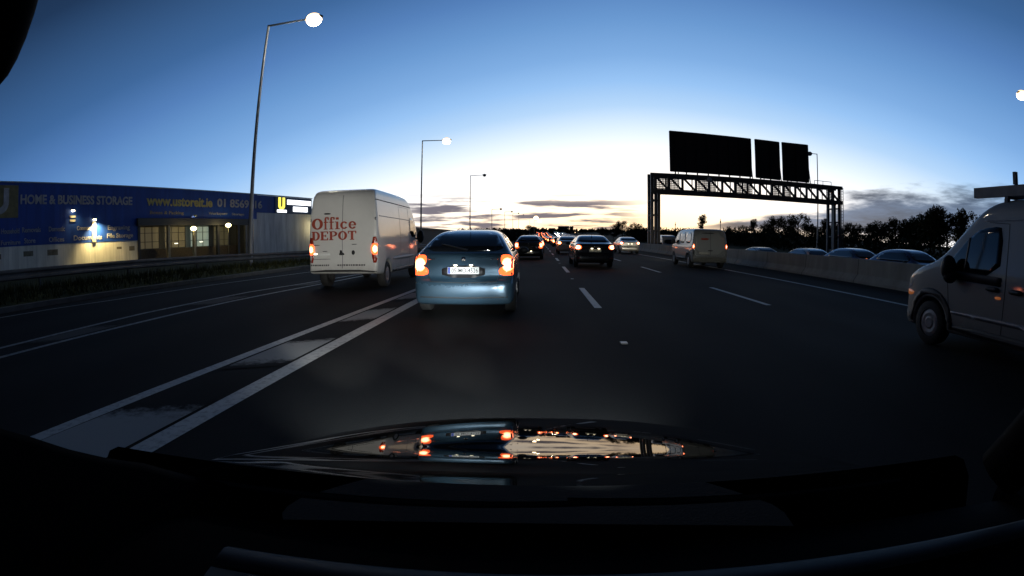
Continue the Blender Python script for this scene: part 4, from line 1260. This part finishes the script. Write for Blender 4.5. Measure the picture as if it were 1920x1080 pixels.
# ================================================================== FAR BUILDINGS
def far_block(label, px0, px1, ytop, Y, z0=None, extra=None):
    xa, xb = (px0 - 1010) / 980 * Y, (px1 - 1010) / 980 * Y
    zt_ = 1.3 + (446 - ytop) / 980 * Y; zg = hill(Y) - 1
    r = empty('office_block', ((xa + xb) / 2, Y, zg), 0, label, 'building', 'flat roofed blocks on the skyline')
    w = (xb - xa) / 2
    bm_ = mat('far_block_wall', (.05, .045, .042), .8, noise=.2, nscale=.2)
    MB().box((-w, 0, 0), (w, 14, zt_ - zg)).build('wall', bm_, r)
    MB().box((-w * 1.02, -.3, zt_ - zg + .01), (w * 1.02, 14.3, zt_ - zg + .4)).build('roof', M['darksteel'], r)
    for k in range(2):
        for j in range(5):
            x = -w * .8 + j * w * .36
            MB().box((x, -.06, zt_ - zg - 1.6 - k * 2.6), (x + w * .22, -.01, zt_ - zg - .6 - k * 2.6)).build('window', M['glass'], r)
    return r


far_block('wide dark flat roofed block on the skyline above the traffic', 1047, 1067, 424.5, 520)
far_block('narrow dark flat roofed block on the skyline beside the wide one', 1069.5, 1075, 424.5, 520)
far_block('low stepped dark block on the skyline over the oncoming headlamps', 1029, 1041, 428.3, 560)


# ================================================================== TREES
def bark(): return M['bark']


M['bark'] = mat('bark', (.05, .04, .03), .9, noise=.3, nscale=4)
M['leaf'] = mat('autumn_foliage', (.045, .045, .016), .85, noise=.5, nscale=.8, spec=.1)
M['leaf2'] = mat('dark_foliage', (.022, .034, .014), .85, noise=.5, nscale=.8, spec=.1)


def leaf_cloud(centres, per, size, seed):
    r = np.random.default_rng(seed); V = []; F = []
    for (c, rad) in centres:
        m = int(per * rad[0] * rad[2])
        d = r.normal(size=(m, 3)); d /= np.linalg.norm(d, axis=1)[:, None]
        p = np.asarray(c) + d * (r.random((m, 1)) ** .45) * np.asarray(rad)
        a = r.normal(size=(m, 3)); a /= np.linalg.norm(a, axis=1)[:, None]
        b = np.cross(a, r.normal(size=(m, 3))); b /= np.linalg.norm(b, axis=1)[:, None]
        s = size * (.5 + r.random((m, 1)))
        k = sum(len(x) for x in V)
        q = np.stack([p - a * s, p + b * s * .6, p + a * s, p - b * s * .6], 1).reshape(-1, 3)
        V.append(q); F.append(np.arange(len(q)).reshape(-1, 4) + k)
    return np.concatenate(V), np.concatenate(F)


def tree_proto(seed, h, w, slim=False):
    """returns trunk and crown meshes for a tree h tall"""
    r = random.Random(seed)
    mb = MB(); mb.tube((0, 0, -1), (0, 0, h * .35), .035 * h, .024 * h, 8); mb.tube((0, 0, h * .35), (r.uniform(-.2, .2), 0, h * .85), .024 * h, .006 * h, 8)
    cl = []
    nl = 17 if not slim else 10
    for i in range(nl):
        t = .28 + .68 * i / nl; ang = r.uniform(0, 2 * math.pi)
        rad = w * (.62 if not slim else .35) * math.sin(math.pi * min(max((t - .1) / .95, .05), .97)) ** .6 * r.uniform(.5, 1.1)
        p = Vector((rad * math.cos(ang), rad * math.sin(ang), h * t + r.uniform(0, .08) * h))
        mb.tube((0, 0, h * (t - .18)), p, .012 * h, .004 * h, 6)
        q = w * r.uniform(.22, .40)
        cl.append((p, (q, q, q * r.uniform(.6, .95))))
    for i in range(13): # wispy tips
        ang = r.uniform(0, 2 * math.pi); p = Vector((w * .3 * math.cos(ang), w * .3 * math.sin(ang), h * r.uniform(.80, 1.04))); q = w * r.uniform(.05, .12)
        mb.tube((0, 0, h * .7), p, .008 * h, .002 * h, 5); cl.append((p, (q, q, q * 1.3)))
    v, f = leaf_cloud(cl, 125 if not slim else 200, .17, seed)
    t_ = bpy.data.meshes.new('trunk'); t_.from_pydata([tuple(x) for x in mb.v], [], [tuple(x) for x in mb.f]); t_.materials.append(M['bark'])
    c_ = bpy.data.meshes.new('crown'); c_.from_pydata(v.tolist(), [], f.tolist()); c_.materials.append(M['leaf'] if seed % 2 else M['leaf2'])
    return t_, c_


PROTO = [tree_proto(11, 8, 5.5), tree_proto(12, 8, 6.5), tree_proto(13, 8, 4.2), tree_proto(14, 8, 7.5), tree_proto(15, 8, 3.0, True)]
KINDS = ['bushy rounded tree', 'broad dark tree', 'upright open tree', 'wide spreading tree', 'thin tall tree']


def tree(px, ytop, X, kind, label, wmul=1.0):
    # distance at which the direction of px meets the line X
    ax = math.radians(YAW * -1) + 0
    dx = px - 960; dy = 540 - ytop; rr = math.hypot(dx, dy); th = rr / 980
    c = Vector((math.sin(th) * dx / rr, math.sin(th) * dy / rr, -math.cos(th)))
    d = cam.matrix_basis.to_3x3() @ c if False else ROT @ c
    t_ = X / d.x; Y = d.y * t_; z = CAM_H + d.z * t_
    g = hill(Y) + (.6 if X > 31 else 0)
    s = (z - g) / 8 / 1.03
    root = empty('tree', (X, Y, g), random.uniform(0, 6.28), label, 'tree', 'trees beyond the opposite carriageway')
    root.scale = (s * wmul, s * wmul, s)
    for nm, me in zip(('trunk', 'crown'), PROTO[kind]):
        link(bpy.data.objects.new(nm, me), root)
    return root


from mathutils import Euler
ROT = Euler((R(90 - PITCH), 0, R(YAW))).to_matrix()
TREES = [
    (1131, 428, 32, 1, 'low dark tree on the skyline over the silver saloon'),
    (1150, 431, 34, 3, 'broad low tree on the skyline left of the gantry leg'),
    (1167, 416, 36, 0, 'taller tree just left of the gantry leg'),
    (1192, 419, 36, 2, 'open tree touching the gantry leg from the left'),
    (1212, 429, 38, 1, 'small dark tree directly behind the gantry leg'),
    (1238, 434, 40, 3, 'spreading tree above the white oncoming van'),
    (1317, 403, 44, 4, 'very thin tall tree above the roof of the small grey van'),
    (1292, 432, 46, 0, 'low round tree behind the cab of the small grey van'),
    (1338, 433, 46, 3, 'wide low tree behind the roof of the small grey van'),
    (1372, 428, 46, 1, 'dark tree just right of the small grey van roof'),
    (1395, 424, 46, 2, 'narrow tree between the small grey van and the pointed tree'),
    (1413, 411, 46, 4, 'pointed thin tree right of the small grey van'),
    (1434, 424, 48, 0, 'low tree right of the pointed thin tree'),
    (1460, 409, 48, 0, 'round dark tree beneath the middle of the gantry span'),
    (1478, 414, 50, 2, 'open tree in the clump beneath the gantry span'),
    (1497, 403, 48, 2, 'tallest tree in the clump beneath the gantry span'),
    (1521, 422, 50, 1, 'low tree in front of the pale lamp column'),
    (1546, 410, 48, 4, 'thin tree just left of the gantry far leg'),
    (1562, 424, 50, 3, 'wide tree behind the gantry far leg'),
    (1596, 421, 48, 0, 'rounded tree just right of the gantry far leg'),
    (1622, 424, 50, 1, 'second rounded tree right of the gantry far leg'),
    (1652, 420, 48, 3, 'spreading tree above the blue car roof beyond the barrier'),
    (1680, 411, 46, 2, 'open tree midway between the gantry and the high-roof van'),
    (1706, 416, 48, 0, 'round tree left of the tallest tree by the high-roof van'),
    (1728, 404, 46, 1, 'dark tree touching the tallest tree by the high-roof van'),
    (1752, 389, 44, 2, 'tallest tree, near the bonnet of the high-roof van'),
    (1776, 404, 46, 3, 'spreading tree behind the windscreen of the high-roof van'),
    (1802, 393, 44, 4, 'thin bare looking tree under the ladder rack'),
    (1830, 402, 46, 2, 'open tree behind the high-roof van windscreen pillar'),
]
for px, yt, X, k, lab in TREES: tree(px, yt, X, k, lab, 1.15 if k != 4 else .9)
# a round tree and a hedge on the left skyline
tr = tree(996, 424, -5.2, 1, 'round dark tree on the skyline above the dark hatchback', 1.5)
# understorey and the far wood: uncountable
cl = []
r_ = random.Random(5)
for i in range(150):
    X = r_.uniform(36, 46); Y = 24 + 190 * (i / 150.0) + r_.uniform(-2, 2)
    hh = r_.uniform(1.0, 2.0) * (.55 + Y / 150)
    cl.append(((X, Y, hill(Y) + .5 + hh * .5), (hh * 1.4, hh * 1.5, hh)))
v, f = leaf_cloud(cl, 48, .22, 77)
tag(mesh_obj('undergrowth', v, f, M['leaf2']), kind='stuff')
cl = []
for i in range(330):
    X = r_.uniform(-75, 230); Y = r_.uniform(425, 520)
    top = 1.3 + (446 - r_.uniform(427.5, 433)) / 980 * Y
    g = hill(Y); hh = max(top - g, 1.5)
    cl.append(((X, Y, g + hh * .45), (hh * .9, hh * .9, hh * .55)))
v, f = leaf_cloud(cl, 5.5, 1.1, 78)
tag(mesh_obj('far_wood', v, f, M['leaf2']), kind='stuff')
cl = []
for i in range(120):
    X0_ = r_.uniform(-9, -6.5); Y = r_.uniform(150, 400); X = -7.5 - (Y - 150) * .004 + r_.uniform(-7, 0)
    hh = 1.3 + (446 - r_.uniform(430, 434)) / 980 * Y - hill(Y); hh = max(hh, 1.2)
    cl.append(((X, Y, hill(Y) + hh * .45), (hh * .6, hh, hh * .55)))
v, f = leaf_cloud(cl, 16, .45, 79)
tag(mesh_obj('roadside_scrub', v, f, M['leaf2']), kind='stuff')


# ================================================================== FAR TRAFFIC
def recolour(root, pm):
    for ch in root.children:
        if ch.name.startswith('body'):
            ch.material_slots[0].link = 'OBJECT'; ch.material_slots[0].material = pm


far_s = saloon_car('-', None, paint('far_grey', (.10, .10, .11)), 'tail_small', .09, None, False, True)
far_h = hatch_car('-', None, paint('far_red', (.12, .03, .03)), True, 'tail_small', .09, False, None, False)
PAL = [paint('far_dark', (.02, .02, .022)), paint('far_silver', (.4, .4, .4)), paint('far_blue', (.03, .05, .13)), paint('far_red2', (.16, .02, .02)), paint('far_white', (.55, .55, .53))]
CN = ['black', 'silver', 'dark blue', 'red', 'white']


def merged(root, heads, body):
    """one mesh of a whole distant car, for those too small to show their parts"""
    V = []; F = []; mats = []; mi = []
    def walk(o, M_):
        for ch in o.children:
            me = ch.data; T = M_ @ ch.matrix_basis; k = len(V)
            V.extend([T @ v.co for v in me.vertices])
            m = me.materials[0]
            if ch.name.startswith('body'): m = body
            if heads and ch.name.startswith('headlamp'): m = M['head_far']
            if heads and ch.name.startswith('tail_lamp'): m = M['tail_dim']
            if m not in mats: mats.append(m)
            for p in me.polygons: F.append(tuple(k + i for i in p.vertices)); mi.append(mats.index(m))
            walk(ch, T)
    walk(root, Matrix())
    me = bpy.data.meshes.new('far_car'); me.from_pydata([tuple(v) for v in V], [], F)
    for m in mats: me.materials.append(m)
    me.polygons.foreach_set('material_index', mi)
    return me


FAR_TAIL = [merged(far_s if k % 2 else far_h, False, PAL[k]) for k in range(5)]
FAR_HEAD = [merged(far_s if k % 2 else far_h, True, PAL[k]) for k in range(5)]
same = [(-.4, 43, 0), (2.4, 42, 1), (-.6, 56, 1), (2.9, 58, 4), (6.6, 70, 0), (-.7, 72, 2), (2.9, 76, 0)]
y = 88
i = 0
while y < 420:
    for lane in (-.7, 2.95, 6.6):
        same.append((lane + r_.uniform(-.25, .25), y + r_.uniform(-3, 3), i)); i += 1
    y += 11 + y * .03
used = False
WORD = ['first', 'second', 'third', 'fourth', 'fifth', 'sixth', 'seventh']
NEARLAB = ['small black car just past the dark hatchback, mostly hidden by it', 'silver car peeping out left of the black saloon', 'silver car in the near lane, second beyond the dark hatchback', 'white car in the middle lane, second beyond the black saloon',
           'black car in the right lane beyond the silver saloon', 'dark blue car in the near lane, third beyond the dark hatchback', 'black car in the middle lane, third beyond the black saloon']
for k, (x, y, c) in enumerate(same):
    if y > 110:
        o = bpy.data.objects.new('far_car', FAR_TAIL[c % 5]); COL.objects.link(o); o['category'] = 'car'
    else:
        o = copy_tree(far_s if k % 2 else far_h); recolour(o, PAL[c % 5])
    o.location = (x, y, hill(y)); o.rotation_euler.x = math.atan((hill(y + 2) - hill(y - 2)) / 4)
    o['label'] = NEARLAB[k] if k < len(NEARLAB) else 'tiny far car with glowing tail lamps in the queue climbing to the horizon'
    o['group'] = 'cars queuing on this carriageway' if k < len(NEARLAB) else 'far tail lit cars climbing to the horizon'


# oncoming cars: the same bodies turned round with their headlamps lit
def light_up(root):
    for ch in root.children:
        if ch.name.startswith('headlamp'):
            ch.material_slots[0].link = 'OBJECT'; ch.material_slots[0].material = M['head_far']
        if ch.name.startswith('tail_lamp'):
            ch.material_slots[0].link = 'OBJECT'; ch.material_slots[0].material = M['tail_dim']


y = 262
while y < 560:
    for lane in (12.9, 15.7, 18.5):
        yy = y + r_.uniform(-4, 4)
        o = bpy.data.objects.new('far_car', r_.choice(FAR_HEAD)); COL.objects.link(o); o['category'] = 'car'
        o.location = (lane + r_.uniform(-.3, .3), yy, hill(yy) - .15); o.rotation_euler = (-math.atan((hill(yy + 2) - hill(yy - 2)) / 4), 0, math.pi)
        o['label'] = 'tiny far oncoming car with dazzling headlamps in the bright stream on the horizon'; o['group'] = 'far oncoming cars with lit headlamps'
    y += 8
for x, yy, zs, c, lab in ((15.2, 33.5, .93, 1, 'silver car roof showing over the barrier, nearest the small grey van'), (15.1, 26.4, 1.0, 4, 'white car roof showing over the barrier below the pale lamp column'),
                          (15.0, 21.6, 1.075, 2, 'dark blue car roof showing over the barrier right of the gantry'), (14.8, 17.2, 1.125, 2, 'dark blue car roof showing over the barrier beside the high-roof van')):
    o = copy_tree(far_s if c != 2 else far_h)
    o.location = (x, yy + 2.2, -.45); o.rotation_euler = (0, 0, math.pi); o.scale = (1, 1, zs * 1.02)
    recolour(o, PAL[c]); o['label'] = lab; o['group'] = 'oncoming car roofs over the barrier'
ov = copy_tree(van_w)
for ch in list(ov.children):
    if ch.name.startswith(('lettering', 'small_print', 'lock_emblem')): bpy.data.objects.remove(ch)
    elif ch.name.startswith('tail_lamp'):
        ch.material_slots[0].link = 'OBJECT'; ch.material_slots[0].material = M['tail_dim']
ov.location = (16.2, 68, -.45); ov.rotation_euler.z = math.pi; ov.scale = (1, 1, .86)
ov['label'] = 'white oncoming van showing over the barrier beside the gantry leg'
for o in (far_s, far_h):
    for ch in list(o.children):
        for g in list(ch.children): bpy.data.objects.remove(g)
        bpy.data.objects.remove(ch)
    bpy.data.objects.remove(o)


# ================================================================== OUR OWN CAR (bonnet, dashboard, pillars)
own = empty('own_car', (0, 0, 0), 0, 'dark car carrying the camera, its glossy black bonnet and dashboard filling the bottom', 'car')
# bonnet slope so that it mirrors the horizon: (picture row, elevation mirrored there)
MIR = [(780, -7), (788, -4.5), (800, -1.4), (813, .6), (826, 2.2), (838, 3.6), (848, 2.2), (855, .6), (861, -1.4), (869, -4.5), (878, -10), (900, -16), (960, -18)]
pts = []
yy, zz = 1.70, .688
while yy > .70:
    al = math.degrees(math.atan2(CAM_H - zz, yy))
    row = 540 + (al - PITCH) * 980 * math.pi / 180
    e = float(np.interp(row, [m[0] for m in MIR], [m[1] for m in MIR]))
    th = R((al - e) / 2)
    pts.append((yy, zz))
    zz += math.tan(th) * .01; yy -= .01
pts = [(1.86, .45), (1.845, .54), (1.82, .61), (1.78, .655), (1.74, .676)] + pts
v = []; f = []
xs_ = np.concatenate([[-.90, -.89, -.86, -.83], np.linspace(-.80, .80, 81), [.83, .86, .89, .90]])
for (py_, pz) in pts:
    for x in xs_:
        v.append((x, py_ - .34 * (abs(x) / .8) ** 2.6 * (py_ - .7), pz - x * x / 40 - float(np.interp(abs(x), [.80, .83, .86, .89, .90], [0, .012, .05, .16, .62]))))
n = len(xs_)
for i in range(len(pts) - 1):
    for j in range(n - 1): f.append((i * n + j, i * n + j + 1, (i + 1) * n + j + 1, (i + 1) * n + j))
bp = mat('black_bonnet_paint', (.002, .002, .0022), .02, spec=.15)
mesh_obj('bonnet', v, f, bp, own, True)
interior = mat('black_dash_plastic', (.0025, .0025, .0028), .85, noise=.3, nscale=30, spec=.06)
strip_m = mat('grey_dash_trim', (.016, .0175, .021), .6, noise=.2, nscale=30, spec=.3)


def loft_x(name, prof, x0, x1, material, bow=.0, parent=own, nx=40, dz=0.0):
    v = []; f = []
    for i in range(nx + 1):
        x = x0 + (x1 - x0) * i / nx
        for (a, b) in prof: v.append((x, a - bow * x * x, b - dz * x * x))
    n = len(prof)
    for i in range(nx):
        for j in range(n - 1): f.append((i * n + j, (i + 1) * n + j, (i + 1) * n + j + 1, i * n + j + 1))
    return mesh_obj(name, v, f, material, parent, True)


loft_x('cowl', [(.80, .75), (.765, .835), (.72, .845), (.70, .84), (.68, .82)], -.82, .82, interior, .14, dz=.10)
w_ = MB()
for x0, x1, d in ((-.55, .12, .0), (.05, .66, .012)): w_.tube((x0, .735 + d - .1 * x0 * x0, .888), (x1, .745 + d - .1 * x1 * x1, .888), .007, .005, 6)
w_.build('wiper', M['trim'], own)
MB().box((-1.1, .1, .5), (-.84, .62, .86)).build('door_trim', interior, own, bevel=.03)
MB().box((.84, .1, .5), (1.1, .62, .90)).build('door_trim', interior, own, bevel=.03)
loft_x('dashboard', [(.70, .84), (.66, .868), (.60, .876), (.57, .876), (.50, .872), (.42, .86), (.30, .82), (.2, .70)], -.84, .84, interior, .10)
st = loft_x('dash_trim', [(.545, .880), (.548, .888), (.538, .892), (.512, .890), (.505, .884)], -.42, .80, strip_m, .10)
vt = loft_x('vent_recess', [(.500, .882), (.498, .885), (.40, .872), (.398, .866)], -.42, .36, mat('vent_black', (.005, .005, .005), .8), .10)
MB().box((-.078, .455, .876), (-.036, .487, .902)).build('sun_sensor', mat('sensor_plastic', (.012, .012, .013), .35), own, bevel=.006)
cp = [(-.90, .34, 1.07), (-.858, .384, 1.061), (-.819, .447, 1.034), (-.786, .49, 1.012), (-.743, .537, .983), (-.697, .582, .960), (-.649, .626, .942), (-.60, .66, .919), (-.532, .701, .893), (-.44, .72, .865)]
v = []; f = []
for k, (x, y, z) in enumerate(cp):
    v += [(x, y + .01, z - .30), (x, y + .012, z - .012), (x, y, z), (x, y - .02, z - .004), (x * .93, y - .22, z - .10), (x * .9, y - .3, z - .35)]
for k in range(len(cp) - 1):
    for j in range(5): f.append((k * 6 + j, (k + 1) * 6 + j, (k + 1) * 6 + j + 1, k * 6 + j + 1))
mesh_obj('windscreen_surround', v, f, interior, own, True)
for sx in (1,):
    A = Vector((.80 * sx, .58, .93 if sx > 0 else .83)); B_ = Vector((.90, .43, 1.22)) if sx > 0 else Vector((-1.02, .36, .93))
    mb = MB(); mb.tube(A, B_, .05, .05, 10); mb.build('windscreen_pillar', interior, own, True)
mb = MB(); mb.ellipsoid((-.515, .285, 1.565), (.05, .03, .105), 20, 12)
mb.build('mirror_housing', interior, own, True)
for s in (-.58, .58):
    headlight_beam('headlamp_beam', own, (s, 1.93, .50), 4200, (-.195 - .10 * s, 1, -.012), 13, .9, (.90, .98, 1), .012)
    sh = MB().box((s - .04, 1.99, .499), (s + .04, 1.994, .53)).build('headlamp_shield', M['trim'], own)   # unseen plate added to cut off the upper half of the beam
    headlight_beam('headlamp_spread', own, (s, 1.93, .50), 400, (-.24 - .05 * s, 1, -.06), 76, 1, (.9, .98, 1), .03)
    headlight_beam('headlamp_kick_beam', own, (s, 2.08, .50), 900, (-.49, 1, .005), 26, .6, (1, .97, .89), .03)      # fill spots added to brighten the delivery van's rear doors
